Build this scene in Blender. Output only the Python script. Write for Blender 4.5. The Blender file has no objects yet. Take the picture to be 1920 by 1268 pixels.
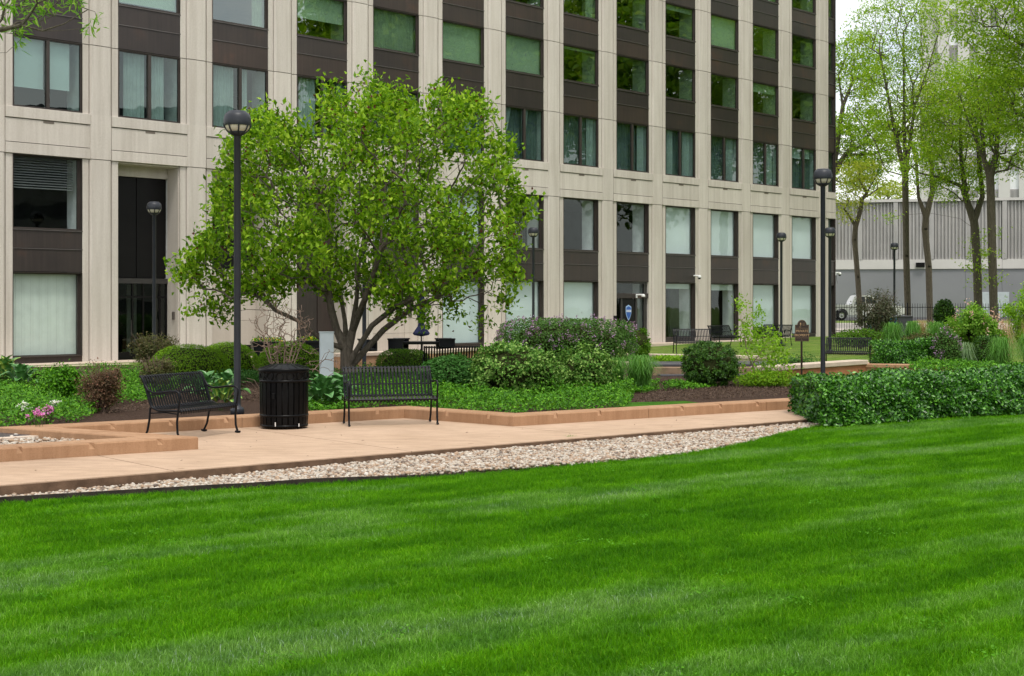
import bpy, bmesh, math, random
import numpy as np
from mathutils import Vector, Matrix
from math import radians, sin, cos, pi, sqrt, atan2

sc = bpy.context.scene
col = sc.collection

# ------------------------------------------------------------------ camera
F, H, CX, HY = 2666.7, 1.85, 960.0, 567.0      # focal length in photo pixels, eye height, principal column, horizon row
cam_d = bpy.data.cameras.new('camera')
cam_d.lens = 50.0
cam_d.sensor_width = 36.0
cam_d.shift_y = -(634.0 - HY) / 1920.0
cam_d.clip_start = 0.1
cam_d.clip_end = 2000
cam = bpy.data.objects.new('camera', cam_d)
cam.location = (0, 0, H)
cam.rotation_euler = (radians(90), 0, 0)
col.objects.link(cam)
sc.camera = cam

# ------------------------------------------------------------------ sky
SUN_EL, SUN_AZ = radians(66), radians(160)      # azimuth clockwise from +Y: behind the camera, to the right
world = bpy.data.worlds.new('World')
sc.world = world
world.use_nodes = True
wn, wl = world.node_tree.nodes, world.node_tree.links
wn.clear()
w_out = wn.new('ShaderNodeOutputWorld')
w_bg = wn.new('ShaderNodeBackground')
w_bg.inputs['Strength'].default_value = 0.115
w_sky = wn.new('ShaderNodeTexSky')
w_sky.sky_type = 'NISHITA'
w_sky.sun_disc = False
w_sky.sun_elevation = SUN_EL
w_sky.sun_rotation = SUN_AZ
w_sky.air_density = 1.0
w_sky.dust_density = 1.5
w_tc = wn.new('ShaderNodeTexCoord')
w_map = wn.new('ShaderNodeMapping')
w_map.inputs['Scale'].default_value = (1.0, 1.0, 2.2)
w_noise = wn.new('ShaderNodeTexNoise')
w_noise.inputs['Scale'].default_value = 3.2
w_noise.inputs['Detail'].default_value = 7
w_noise.inputs['Roughness'].default_value = 0.55
w_ramp = wn.new('ShaderNodeValToRGB')
w_ramp.color_ramp.elements[0].position = 0.36
w_ramp.color_ramp.elements[0].color = (0.45, 0.45, 0.45, 1)
w_ramp.color_ramp.elements[1].position = 0.56
w_ramp.color_ramp.elements[1].color = (1, 1, 1, 1)
w_mix = wn.new('ShaderNodeMix')
w_mix.data_type = 'RGBA'
w_mix.inputs[7].default_value = (8.2, 8.15, 8.05, 1)
wl.new(w_tc.outputs['Generated'], w_map.inputs['Vector'])
wl.new(w_map.outputs['Vector'], w_noise.inputs['Vector'])
wl.new(w_noise.outputs['Fac'], w_ramp.inputs['Fac'])
wl.new(w_ramp.outputs['Color'], w_mix.inputs[0])
wl.new(w_sky.outputs['Color'], w_mix.inputs[6])
wl.new(w_mix.outputs[2], w_bg.inputs['Color'])
wl.new(w_bg.outputs['Background'], w_out.inputs['Surface'])

# ------------------------------------------------------------------ sun behind thin cloud
sun_d = bpy.data.lights.new('sun', 'SUN')
sun_d.energy = 1.5
sun_d.angle = radians(11)
sun_d.color = (1.0, 0.95, 0.87)
sun = bpy.data.objects.new('sun', sun_d)
sdir = Vector((sin(SUN_AZ) * cos(SUN_EL), cos(SUN_AZ) * cos(SUN_EL), sin(SUN_EL)))
sun.rotation_euler = sdir.to_track_quat('Z', 'Y').to_euler()
sun.location = (0, -10, 30)
col.objects.link(sun)

sc.view_settings.view_transform = 'Standard'
sc.view_settings.look = 'None'
sc.view_settings.gamma = 1.0
sc.view_settings.exposure = 0.62
sc.view_settings.use_curve_mapping = False
sc.render.engine = 'CYCLES'
sc.cycles.max_bounces = 5
sc.cycles.diffuse_bounces = 2
sc.cycles.glossy_bounces = 3
sc.cycles.transmission_bounces = 4
sc.cycles.transparent_max_bounces = 8
sc.cycles.use_adaptive_sampling = True
sc.cycles.adaptive_threshold = 0.02
sc.cycles.use_denoising = True
sc.cycles.sample_clamp_indirect = 6.0


# ------------------------------------------------------------------ helpers
def P(px, py, z=0.0):
    """point of the ground level z seen at a photo pixel"""
    Y = F * (H - z) / (py - HY)
    return Vector(((px - CX) / F * Y, Y, z))


def at(px, py, Y):
    """point at distance Y seen at a photo pixel"""
    return Vector(((px - CX) / F * Y, Y, H - (py - HY) / F * Y))


def prop(o, label=None, cat=None, group=None, kind=None):
    if label: o['label'] = label
    if cat: o['category'] = cat
    if group: o['group'] = group
    if kind: o['kind'] = kind
    return o


def empty(name, loc, rz=0.0, label=None, cat=None, group=None):
    o = bpy.data.objects.new(name, None)
    o.empty_display_size = 0.2
    o.location = loc
    o.rotation_euler = (0, 0, rz)
    col.objects.link(o)
    return prop(o, label, cat, group)


def link(name, me, parent=None, loc=None, rot=None):
    o = bpy.data.objects.new(name, me)
    if loc is not None: o.location = loc
    if rot is not None: o.rotation_euler = rot
    col.objects.link(o)
    if parent is not None: o.parent = parent
    return o


def np_mesh(name, V, Fc, mat, tint=None, smooth=False):
    """mesh from arrays; Fc is an (n,3) or (n,4) index array or a list of such"""
    me = bpy.data.meshes.new(name)
    V = np.asarray(V, dtype=np.float32).reshape(-1, 3)
    if not isinstance(Fc, (list, tuple)): Fc = [Fc]
    loops = np.concatenate([np.asarray(f, dtype=np.int32).reshape(-1) for f in Fc])
    sizes = np.concatenate([np.full(len(f), np.asarray(f).shape[1], dtype=np.int32) for f in Fc])
    starts = np.concatenate([[0], np.cumsum(sizes)[:-1]]).astype(np.int32)
    me.vertices.add(len(V))
    me.vertices.foreach_set('co', V.reshape(-1))
    me.loops.add(len(loops))
    me.loops.foreach_set('vertex_index', loops)
    me.polygons.add(len(sizes))
    me.polygons.foreach_set('loop_start', starts)
    if smooth:
        me.polygons.foreach_set('use_smooth', np.ones(len(sizes), dtype=bool))
    if tint is not None:
        a = me.attributes.new('tint', 'FLOAT', 'POINT')
        a.data.foreach_set('value', np.asarray(tint, dtype=np.float32))
    me.update(calc_edges=True)
    me.validate()
    me.materials.append(mat)
    return me


class MB:
    """collects primitive shapes, builds ONE mesh"""
    def __init__(s):
        s.v, s.f, s.sm = [], [], []

    def add(s, vs, fs, smooth=False):
        b = len(s.v)
        s.v += [tuple(v) for v in vs]
        s.f += [tuple(i + b for i in f) for f in fs]
        s.sm += [smooth] * len(fs)
        return s

    def box(s, x0, x1, y0, y1, z0, z1, bev=0.0):
        if bev <= 0:
            vs = [(x, y, z) for z in (z0, z1) for y in (y0, y1) for x in (x0, x1)]
            return s.add(vs, [(0, 2, 3, 1), (4, 5, 7, 6), (0, 1, 5, 4), (2, 6, 7, 3), (0, 4, 6, 2), (1, 3, 7, 5)])
        b = bev
        bm = bmesh.new()
        bmesh.ops.create_cube(bm, size=1)
        for v in bm.verts:
            v.co = ((x0 + x1) / 2 + v.co.x * (x1 - x0), (y0 + y1) / 2 + v.co.y * (y1 - y0), (z0 + z1) / 2 + v.co.z * (z1 - z0))
        bmesh.ops.bevel(bm, geom=bm.edges[:], offset=b, segments=1, affect='EDGES')
        bm.verts.index_update()
        s.add([v.co[:] for v in bm.verts], [[v.index for v in f.verts] for f in bm.faces])
        bm.free()
        return s

    def prism(s, poly, z0, z1):
        """poly: list of (x,y), ccw"""
        n = len(poly)
        vs = [(x, y, z0) for x, y in poly] + [(x, y, z1) for x, y in poly]
        fs = [tuple(range(n))[::-1], tuple(range(n, 2 * n))]
        fs += [(i, (i + 1) % n, (i + 1) % n + n, i + n) for i in range(n)]
        return s.add(vs, fs)

    def prism_x(s, poly, x0, x1):
        """poly in (y,z), extruded along x"""
        n = len(poly)
        vs = [(x0, y, z) for y, z in poly] + [(x1, y, z) for y, z in poly]
        fs = [tuple(range(n))[::-1], tuple(range(n, 2 * n))]
        fs += [(i, (i + 1) % n, (i + 1) % n + n, i + n) for i in range(n)]
        return s.add(vs, fs)

    def prism_y(s, poly, y0, y1):
        """poly in (x,z), extruded along y"""
        n = len(poly)
        vs = [(x, y0, z) for x, z in poly] + [(x, y1, z) for x, z in poly]
        fs = [tuple(range(n)), tuple(range(n, 2 * n))[::-1]]
        fs += [(i, i + n, (i + 1) % n + n, (i + 1) % n) for i in range(n)]
        return s.add(vs, fs)

    def lathe(s, prof, n=20, c=(0, 0, 0), smooth=True, a0=0, a1=2 * pi):
        m = len(prof)
        full = abs(a1 - a0 - 2 * pi) < 1e-6
        k = n if full else n + 1
        vs = []
        for i in range(k):
            a = a0 + (a1 - a0) * i / n
            for r, z in prof:
                vs.append((c[0] + r * cos(a), c[1] + r * sin(a), c[2] + z))
        fs = []
        for i in range(n):
            j = (i + 1) % k
            for q in range(m - 1):
                fs.append((i * m + q, j * m + q, j * m + q + 1, i * m + q + 1))
        return s.add(vs, fs, smooth)

    def tube(s, pts, r, n=8, cap=True, smooth=True):
        pts = [Vector(p) for p in pts]
        rs = r if isinstance(r, (list, tuple)) else [r] * len(pts)
        up = Vector((0, 0, 1))
        rings = []
        prev = None
        for i, p in enumerate(pts):
            d = (pts[min(i + 1, len(pts) - 1)] - pts[max(i - 1, 0)]).normalized()
            if prev is None:
                a = d.cross(up)
                if a.length < 1e-3: a = d.cross(Vector((1, 0, 0)))
            else:
                a = prev - d * prev.dot(d)
            a.normalize(); prev = a
            b = d.cross(a)
            rings.append([p + (a * cos(2 * pi * k / n) + b * sin(2 * pi * k / n)) * rs[i] for k in range(n)])
        vs = [v for rg in rings for v in rg]
        fs = []
        for i in range(len(pts) - 1):
            for k in range(n):
                fs.append((i * n + k, i * n + (k + 1) % n, (i + 1) * n + (k + 1) % n, (i + 1) * n + k))
        s.add(vs, fs, smooth)
        if cap:
            s.add(rings[0], [tuple(range(n))]); s.add(rings[-1], [tuple(range(n))[::-1]])
        return s

    def strip(s, path, x0, x1, th):
        """flat strap: path of (y,z) points, width x0..x1, thickness th"""
        n = len(path)
        nr = []
        for i in range(n):
            a, b = path[max(i - 1, 0)], path[min(i + 1, n - 1)]
            dy, dz = b[0] - a[0], b[1] - a[1]
            l = sqrt(dy * dy + dz * dz)
            nr.append((-dz / l * th / 2, dy / l * th / 2))
        vs = []
        for (y, z), (ny, nz) in zip(path, nr):
            vs += [(x0, y + ny, z + nz), (x1, y + ny, z + nz), (x1, y - ny, z - nz), (x0, y - ny, z - nz)]
        fs = [(0, 1, 2, 3), tuple((n - 1) * 4 + k for k in (3, 2, 1, 0))]
        for i in range(n - 1):
            for k in range(4):
                a = i * 4 + k; b = i * 4 + (k + 1) % 4
                fs.append((a, a + 4, b + 4, b))
        return s.add(vs, fs)

    def mesh(s, name, mat):
        me = bpy.data.meshes.new(name)
        me.from_pydata(s.v, [], s.f)
        me.polygons.foreach_set('use_smooth', np.array(s.sm, dtype=bool))
        bm = bmesh.new(); bm.from_mesh(me)
        bmesh.ops.recalc_face_normals(bm, faces=bm.faces[:])
        bm.to_mesh(me); bm.free()
        me.materials.append(mat)
        me.update()
        return me

    def build(s, name, mat, parent=None, loc=None, rot=None):
        return link(name, s.mesh(name, mat), parent, loc, rot)


# ------------------------------------------------------------------ materials
def new_mat(name):
    m = bpy.data.materials.new(name)
    m.use_nodes = True
    nt = m.node_tree
    nt.nodes.clear()
    out = nt.nodes.new('ShaderNodeOutputMaterial')
    return m, nt.nodes, nt.links, out


def pos_node(N, L, scale=(1, 1, 1), rot=(0, 0, 0)):
    g = N.new('ShaderNodeNewGeometry')
    mp = N.new('ShaderNodeMapping')
    mp.inputs['Scale'].default_value = scale
    mp.inputs['Rotation'].default_value = rot
    L.new(g.outputs['Position'], mp.inputs['Vector'])
    return mp.outputs['Vector']


def noise(N, L, vec, scale, detail=4, rough=0.55):
    n = N.new('ShaderNodeTexNoise')
    n.inputs['Scale'].default_value = scale
    n.inputs['Detail'].default_value = detail
    n.inputs['Roughness'].default_value = rough
    L.new(vec, n.inputs['Vector'])
    return n.outputs['Fac']


def ramp(N, L, fac, stops):
    r = N.new('ShaderNodeValToRGB')
    e = r.color_ramp.elements
    while len(e) < len(stops): e.new(0.5)
    for k, (p, c) in enumerate(stops):
        e[k].position = p
        e[k].color = (*c, 1) if len(c) == 3 else c
    L.new(fac, r.inputs['Fac'])
    return r.outputs['Color']


def mixc(N, L, fac, a, b, mode='MIX'):
    m = N.new('ShaderNodeMix')
    m.data_type = 'RGBA'
    m.blend_type = mode
    for s, v in ((0, fac), (6, a), (7, b)):
        if hasattr(v, 'is_linked') or isinstance(v, bpy.types.NodeSocket): L.new(v, m.inputs[s])
        elif s == 0: m.inputs[0].default_value = v
        else: m.inputs[s].default_value = (*v, 1)
    return m.outputs[2]


def principled(N, L, out, color, rough=0.6, metal=0.0, spec=0.4, bump=None, bdist=0.01, bstr=0.5):
    b = N.new('ShaderNodeBsdfPrincipled')
    if isinstance(color, bpy.types.NodeSocket): L.new(color, b.inputs['Base Color'])
    else: b.inputs['Base Color'].default_value = (*color, 1)
    if isinstance(rough, bpy.types.NodeSocket): L.new(rough, b.inputs['Roughness'])
    else: b.inputs['Roughness'].default_value = rough
    b.inputs['Metallic'].default_value = metal
    b.inputs['Specular IOR Level'].default_value = spec
    if bump is not None:
        bp = N.new('ShaderNodeBump')
        bp.inputs['Strength'].default_value = bstr
        bp.inputs['Distance'].default_value = bdist
        L.new(bump, bp.inputs['Height'])
        L.new(bp.outputs['Normal'], b.inputs['Normal'])
    L.new(b.outputs['BSDF'], out.inputs['Surface'])
    return b


def plain(name, c, rough=0.6, metal=0.0, spec=0.4, var=0.12, scale=3.0, bump=0.0):
    """solid colour with a soft, procedural variation"""
    m, N, L, out = new_mat(name)
    v = pos_node(N, L)
    n = noise(N, L, v, scale, 5)
    a = tuple(x * (1 - var) for x in c); b = tuple(min(1, x * (1 + var)) for x in c)
    cc = ramp(N, L, n, [(0.3, a), (0.7, b)])
    bn = noise(N, L, v, scale * 12, 3) if bump else None
    principled(N, L, out, cc, rough, metal, spec, bn, 0.01, bump)
    return m


def concrete_mat(name, c, warm, streak=0.5, speck=0.35):
    m, N, L, out = new_mat(name)
    v = pos_node(N, L)
    big = noise(N, L, v, 0.45, 5)
    cc = ramp(N, L, big, [(0.3, c), (0.72, warm)])
    sv = pos_node(N, L, (2.6, 2.6, 0.13))
    st = noise(N, L, sv, 1.6, 6, 0.65)
    sr = ramp(N, L, st, [(0.38, (0.72, 0.70, 0.67)), (0.6, (1, 1, 1))])
    cc = mixc(N, L, streak, cc, sr, 'MULTIPLY')
    oi = N.new('ShaderNodeObjectInfo')
    cc = mixc(N, L, 0.5, cc, ramp(N, L, oi.outputs['Random'], [(0.0, (0.86, 0.85, 0.84)), (1.0, (1.07, 1.06, 1.05))]), 'MULTIPLY')
    sp = noise(N, L, v, 38, 2, 0.7)
    pr = ramp(N, L, sp, [(0.35, (0.74, 0.70, 0.66)), (0.55, (1.0, 1.0, 1.0)), (0.72, (1.12, 1.11, 1.08))])
    cc = mixc(N, L, speck, cc, pr, 'MULTIPLY')
    principled(N, L, out, cc, 0.85, 0, 0.25, sp, 0.006, 0.35)
    return m


def leaf_mat(name, c0, c1, c2, trans=0.3, rough=0.45, spec=0.35, extra=None):
    m, N, L, out = new_mat(name)
    a = N.new('ShaderNodeAttribute')
    a.attribute_name = 'tint'
    stops = [(0.0, c0), (0.5, c1), (0.97, c2)]
    if extra: stops = [(0.0, extra), (0.06, extra), (0.08, c0), (0.5, c1), (0.97, c2)]
    cc = ramp(N, L, a.outputs['Fac'], stops)
    b = N.new('ShaderNodeBsdfPrincipled')
    L.new(cc, b.inputs['Base Color'])
    b.inputs['Roughness'].default_value = rough + 0.1
    b.inputs['Specular IOR Level'].default_value = spec * 0.5
    t = N.new('ShaderNodeBsdfTranslucent')
    tc = mixc(N, L, 1.0, cc, (1.25, 1.3, 0.7), 'MULTIPLY')
    L.new(tc, t.inputs['Color'])
    mx = N.new('ShaderNodeMixShader')
    mx.inputs[0].default_value = trans
    L.new(b.outputs['BSDF'], mx.inputs[1])
    L.new(t.outputs['BSDF'], mx.inputs[2])
    L.new(mx.outputs[0], out.inputs['Surface'])
    return m


def glass_mat(name, tint, ior=2.3, rough=0.0):
    m, N, L, out = new_mat(name)
    tr = N.new('ShaderNodeBsdfTransparent')
    tr.inputs['Color'].default_value = (*tint, 1)
    gl = N.new('ShaderNodeBsdfGlossy')
    gl.inputs['Roughness'].default_value = rough
    gl.inputs['Color'].default_value = (0.86, 0.96, 0.92, 1)
    # slight unevenness of the panes
    v = pos_node(N, L)
    n = noise(N, L, v, 0.9, 2)
    bp = N.new('ShaderNodeBump')
    bp.inputs['Strength'].default_value = 0.06
    bp.inputs['Distance'].default_value = 0.05
    L.new(n, bp.inputs['Height'])
    L.new(bp.outputs['Normal'], gl.inputs['Normal'])
    # mirror share rises towards grazing angles; only the outer face mirrors and tints
    lw = N.new('ShaderNodeLayerWeight')
    lw.inputs['Blend'].default_value = 0.5
    pw = N.new('ShaderNodeMath'); pw.operation = 'POWER'; pw.inputs[1].default_value = 4.0
    L.new(lw.outputs['Facing'], pw.inputs[0])
    r0 = ((ior - 1) / (ior + 1)) ** 2
    ma = N.new('ShaderNodeMath'); ma.operation = 'MULTIPLY_ADD'; ma.inputs[1].default_value = 1 - r0; ma.inputs[2].default_value = r0
    L.new(pw.outputs[0], ma.inputs[0])
    ge = N.new('ShaderNodeNewGeometry')
    iv = N.new('ShaderNodeMath'); iv.operation = 'SUBTRACT'; iv.inputs[0].default_value = 1.0
    L.new(ge.outputs['Backfacing'], iv.inputs[1])
    mu = N.new('ShaderNodeMath'); mu.operation = 'MULTIPLY'
    L.new(ma.outputs[0], mu.inputs[0]); L.new(iv.outputs[0], mu.inputs[1])
    tcol = mixc(N, L, ge.outputs['Backfacing'], tint, (1, 1, 1))
    L.new(tcol, tr.inputs['Color'])
    mx = N.new('ShaderNodeMixShader')
    L.new(mu.outputs[0], mx.inputs[0])
    L.new(tr.outputs[0], mx.inputs[1])
    L.new(gl.outputs[0], mx.inputs[2])
    L.new(mx.outputs[0], out.inputs['Surface'])
    return m


M = {}
M['concrete'] = concrete_mat('precast_concrete', (0.60, 0.55, 0.498), (0.67, 0.62, 0.568), 0.50)
M['stone_infill'] = concrete_mat('stone_infill', (0.53, 0.475, 0.42), (0.57, 0.51, 0.455), 0.3, 0.2)
M['joint'] = plain('joint_sealant', (0.16, 0.13, 0.11), 0.9)
M['white_wall'] = plain('painted_reveal', (0.82, 0.83, 0.81), 0.8)
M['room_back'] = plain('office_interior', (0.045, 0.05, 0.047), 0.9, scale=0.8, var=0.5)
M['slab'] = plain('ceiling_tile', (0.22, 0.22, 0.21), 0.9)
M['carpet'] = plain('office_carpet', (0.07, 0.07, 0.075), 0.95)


def bronze_mat():
    m, N, L, out = new_mat('bronze_metal')
    v = pos_node(N, L)
    big = noise(N, L, v, 0.7, 4)
    cc = ramp(N, L, big, [(0.35, (0.042, 0.034, 0.032)), (0.6, (0.052, 0.041, 0.037)), (0.72, (0.078, 0.049, 0.038))])
    sv = pos_node(N, L, (7, 7, 0.25))
    st = noise(N, L, sv, 2.0, 5, 0.6)
    sr = ramp(N, L, st, [(0.35, (0.82, 0.8, 0.8)), (0.65, (1.14, 1.1, 1.07))])
    cc = mixc(N, L, 0.8, cc, sr, 'MULTIPLY')
    oi = N.new('ShaderNodeObjectInfo')
    cc = mixc(N, L, 0.8, cc, ramp(N, L, oi.outputs['Random'], [(0.0, (0.84, 0.84, 0.86)), (0.6, (1.0, 1.0, 1.0)), (1.0, (1.28, 1.12, 1.02))]), 'MULTIPLY')
    principled(N, L, out, cc, 0.42, 0.25, 0.5, st, 0.004, 0.15)
    return m


M['bronze'] = bronze_mat()
M['frame'] = plain('window_frame_metal', (0.05, 0.046, 0.044), 0.4, 0.3, 0.5)
M['frame_bronze'] = plain('bronze_window_frame', (0.055, 0.044, 0.039), 0.45, 0.2, 0.4)
M['ledge'] = plain('spandrel_ledge', (0.12, 0.105, 0.10), 0.4, 0.4, 0.5)
M['glass'] = glass_mat('window_glass', (0.82, 0.89, 0.89), 1.5)
M['glass_teal'] = glass_mat('teal_window_glass', (0.52, 0.64, 0.62), 1.9)
M['glass_green'] = glass_mat('upper_window_glass', (0.48, 0.61, 0.49), 2.7)
M['glass_dark'] = glass_mat('entrance_glass', (0.32, 0.36, 0.34), 1.7)
M['blind'] = plain('roller_blind', (0.76, 0.79, 0.79), 0.85, var=0.05, scale=0.8)
M['blind_v'] = plain('vertical_blind', (0.82, 0.82, 0.75), 0.8, var=0.06)
M['curtain'] = plain('curtain_fabric', (0.52, 0.55, 0.53), 0.9, var=0.1)
M['sheer'] = plain('dark_sheer_curtain', (0.17, 0.205, 0.20), 0.9, var=0.15)
M['louvre'] = plain('louvre_blind', (0.20, 0.20, 0.19), 0.5)
M['black'] = plain('black_portal', (0.006, 0.0055, 0.0055), 0.4, 0, 0.2)
M['white_plastic'] = plain('white_plastic', (0.78, 0.78, 0.77), 0.4)
M['box_grey'] = plain('wall_box', (0.10, 0.085, 0.075), 0.6)

M['iron'] = plain('black_powder_coat', (0.0045, 0.005, 0.007), 0.32, 0.0, 0.20, 0.25, 9)
M['iron_can'] = plain('black_enamel', (0.0035, 0.0035, 0.004), 0.34, 0.0, 0.13, 0.3, 12)
M['lamp_paint'] = plain('charcoal_lamp_paint', (0.026, 0.029, 0.037), 0.42, 0.0, 0.35, 0.15, 5)
M['lens'] = plain('lamp_lens', (0.62, 0.58, 0.47), 0.25, 0, 0.5)


def paving_mat():
    m, N, L, out = new_mat('tan_paving')
    v = pos_node(N, L)
    big = noise(N, L, v, 0.6, 5)
    cc = ramp(N, L, big, [(0.3, (0.465, 0.325, 0.22)), (0.7, (0.545, 0.39, 0.275))])
    st = noise(N, L, pos_node(N, L, (1, 2.5, 1), (0, 0, 0.6)), 2.2, 6, 0.7)
    sr = ramp(N, L, st, [(0.33, (0.72, 0.70, 0.68)), (0.6, (1.03, 1.03, 1.03))])
    cc = mixc(N, L, 0.7, cc, sr, 'MULTIPLY')
    sp = noise(N, L, v, 60, 3, 0.7)
    pr = ramp(N, L, sp, [(0.3, (0.82, 0.8, 0.78)), (0.6, (1.03, 1.03, 1.03))])
    cc = mixc(N, L, 0.7, cc, pr, 'MULTIPLY')
    spots = noise(N, L, v, 4.5, 2, 0.4)
    so = ramp(N, L, spots, [(0.25, (0.40, 0.33, 0.28)), (0.275, (1, 1, 1))])
    cc = mixc(N, L, 0.55, cc, so, 'MULTIPLY')
    principled(N, L, out, cc, 0.8, 0, 0.3, sp, 0.004, 0.4)
    return m


def kerb_mat():
    m, N, L, out = new_mat('tan_cast_kerb')
    v = pos_node(N, L)
    big = noise(N, L, v, 0.9, 5)
    cc = ramp(N, L, big, [(0.3, (0.37, 0.215, 0.120)), (0.7, (0.46, 0.28, 0.165))])
    st = noise(N, L, pos_node(N, L, (6, 6, 0.6)), 1.5, 6, 0.7)
    sr = ramp(N, L, st, [(0.35, (0.78, 0.74, 0.7)), (0.62, (1.03, 1.02, 1.02))])
    cc = mixc(N, L, 0.75, cc, sr, 'MULTIPLY')
    sp = noise(N, L, v, 70, 3, 0.7)
    pr = ramp(N, L, sp, [(0.3, (0.8, 0.78, 0.75)), (0.6, (1.04, 1.04, 1.04))])
    cc = mixc(N, L, 0.7, cc, pr, 'MULTIPLY')
    principled(N, L, out, cc, 0.85, 0, 0.25, sp, 0.004, 0.4)
    return m


M['paving'] = paving_mat()
M['kerb'] = kerb_mat()
M['slab_edge'] = plain('dark_slab_edge', (0.14, 0.088, 0.056), 0.9, 0, 0.2, 0.35, 6, 0.5)  # darker brown for the walk's front face and joints
M['pale_kerb'] = plain('pale_concrete_kerb', (0.56, 0.46, 0.37), 0.85, 0, 0.25, 0.12, 2, 0.3)
M['brick_red'] = plain('rust_coloured_render', (0.36, 0.155, 0.075), 0.85, 0, 0.25, 0.22, 2.5, 0.4)
M['steel_edge'] = plain('rusted_steel_edging', (0.035, 0.025, 0.02), 0.7, 0.2, 0.4, 0.4, 8)


def mulch_mat():
    m, N, L, out = new_mat('bark_mulch')
    v = pos_node(N, L, (1, 1, 1))
    n1 = noise(N, L, v, 28, 6, 0.75)
    n2 = noise(N, L, pos_node(N, L, (1, 3, 1)), 14, 5, 0.7)
    cc = ramp(N, L, n1, [(0.3, (0.030, 0.020, 0.015)), (0.55, (0.085, 0.056, 0.043)), (0.75, (0.17, 0.118, 0.092))])
    cc2 = ramp(N, L, n2, [(0.35, (0.7, 0.66, 0.62)), (0.65, (1.2, 1.12, 1.05))])
    cc = mixc(N, L, 0.8, cc, cc2, 'MULTIPLY')
    principled(N, L, out, cc, 0.95, 0, 0.1, n1, 0.05, 1.0)
    return m


def turf_mat(name, a, b, c, scale=0.45, rough=0.6, trans=False):
    """grass colours drifting between lush, yellowish and bluish patches"""
    m, N, L, out = new_mat(name)
    v0 = pos_node(N, L, (1.0, 1.0, 0.2), (0, 0, -0.62))
    mp2 = N.new('ShaderNodeMapping'); mp2.inputs['Scale'].default_value = (0.42, 1.75, 0.2)
    L.new(v0, mp2.inputs['Vector'])
    v = mp2.outputs['Vector']
    big = noise(N, L, v, scale, 5, 0.6)
    cc = ramp(N, L, big, [(0.38, a), (0.50, b), (0.62, c)])
    mp3 = N.new('ShaderNodeMapping'); mp3.inputs['Scale'].default_value = (0.7, 1.5, 0.2)
    L.new(v0, mp3.inputs['Vector'])
    n2 = noise(N, L, mp3.outputs['Vector'], scale * 4.3, 4, 0.6)
    s2 = ramp(N, L, n2, [(0.36, (0.60, 0.70, 0.66)), (0.64, (1.38, 1.25, 1.15))])
    cc = mixc(N, L, 0.8, cc, s2, 'MULTIPLY')
    fine = noise(N, L, pos_node(N, L), 55, 2, 0.7)
    s3 = ramp(N, L, fine, [(0.3, (0.72, 0.74, 0.7)), (0.7, (1.25, 1.22, 1.2))])
    cc = mixc(N, L, 0.8, cc, s3, 'MULTIPLY')
    if not trans:
        principled(N, L, out, cc, 0.8, 0, 0.1, fine, 0.03, 0.8)
        return m
    ta = N.new('ShaderNodeAttribute'); ta.attribute_name = 'tint'        # every blade its own tone, a few straw-pale
    tb_ = ramp(N, L, ta.outputs['Fac'], [(0.0, (0.55, 0.62, 0.6)), (0.45, (1.0, 1.0, 1.0)), (0.85, (1.35, 1.22, 1.5)), (0.97, (2.3, 1.45, 6.0))])
    cc = mixc(N, L, 1.0, cc, tb_, 'MULTIPLY')
    p = N.new('ShaderNodeBsdfPrincipled')
    L.new(cc, p.inputs['Base Color'])
    p.inputs['Roughness'].default_value = rough
    p.inputs['Specular IOR Level'].default_value = 0.10
    t = N.new('ShaderNodeBsdfTranslucent')
    L.new(mixc(N, L, 1.0, cc, (1.2, 1.25, 0.6), 'MULTIPLY'), t.inputs['Color'])
    mx = N.new('ShaderNodeMixShader')
    mx.inputs[0].default_value = 0.35
    L.new(p.outputs[0], mx.inputs[1]); L.new(t.outputs[0], mx.inputs[2])
    L.new(mx.outputs[0], out.inputs['Surface'])
    return m


M['mulch'] = mulch_mat()
TURF = ((0.062, 0.225, 0.002), (0.100, 0.305, 0.004), (0.165, 0.345, 0.070))
M['turf'] = turf_mat('lawn_soil_turf', (0.036, 0.125, 0.004), (0.045, 0.15, 0.006), (0.06, 0.15, 0.02))
M['blade'] = turf_mat('grass_blades', *TURF, trans=True)
M['turf_far'] = turf_mat('far_turf', (0.11, 0.20, 0.03), (0.14, 0.22, 0.04), (0.17, 0.22, 0.06), 0.3)
M['asphalt'] = plain('asphalt', (0.06, 0.06, 0.062), 0.9, 0, 0.2, 0.2, 4, 0.4)
M['sidewalk'] = plain('pale_sidewalk', (0.50, 0.45, 0.40), 0.9, 0, 0.2, 0.1, 2)
M['gravel_bed'] = plain('gravel_bed', (0.15, 0.11, 0.08), 0.95, 0, 0.1, 0.5, 20, 0.8)


def pebble_mat():
    m, N, L, out = new_mat('river_pebbles')
    a = N.new('ShaderNodeAttribute'); a.attribute_name = 'tint'
    cc = ramp(N, L, a.outputs['Fac'], [(0.0, (0.14, 0.115, 0.10)), (0.15, (0.29, 0.21, 0.15)), (0.32, (0.43, 0.30, 0.20)), (0.5, (0.44, 0.39, 0.33)),
                                      (0.78, (0.51, 0.45, 0.37)), (0.97, (0.63, 0.60, 0.54))])
    v = pos_node(N, L)
    n = noise(N, L, v, 45, 3)
    s = ramp(N, L, n, [(0.3, (0.82, 0.8, 0.78)), (0.7, (1.06, 1.05, 1.04))])
    cc = mixc(N, L, 0.7, cc, s, 'MULTIPLY')
    principled(N, L, out, cc, 0.65, 0, 0.3)
    return m


M['pebble'] = pebble_mat()


def bark_mat(name, a, b):
    m, N, L, out = new_mat(name)
    n = noise(N, L, pos_node(N, L, (9, 9, 1.6)), 3.0, 6, 0.7)
    cc = ramp(N, L, n, [(0.3, a), (0.7, b)])
    principled(N, L, out, cc, 0.9, 0, 0.15, n, 0.03, 0.7)
    return m


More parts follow.
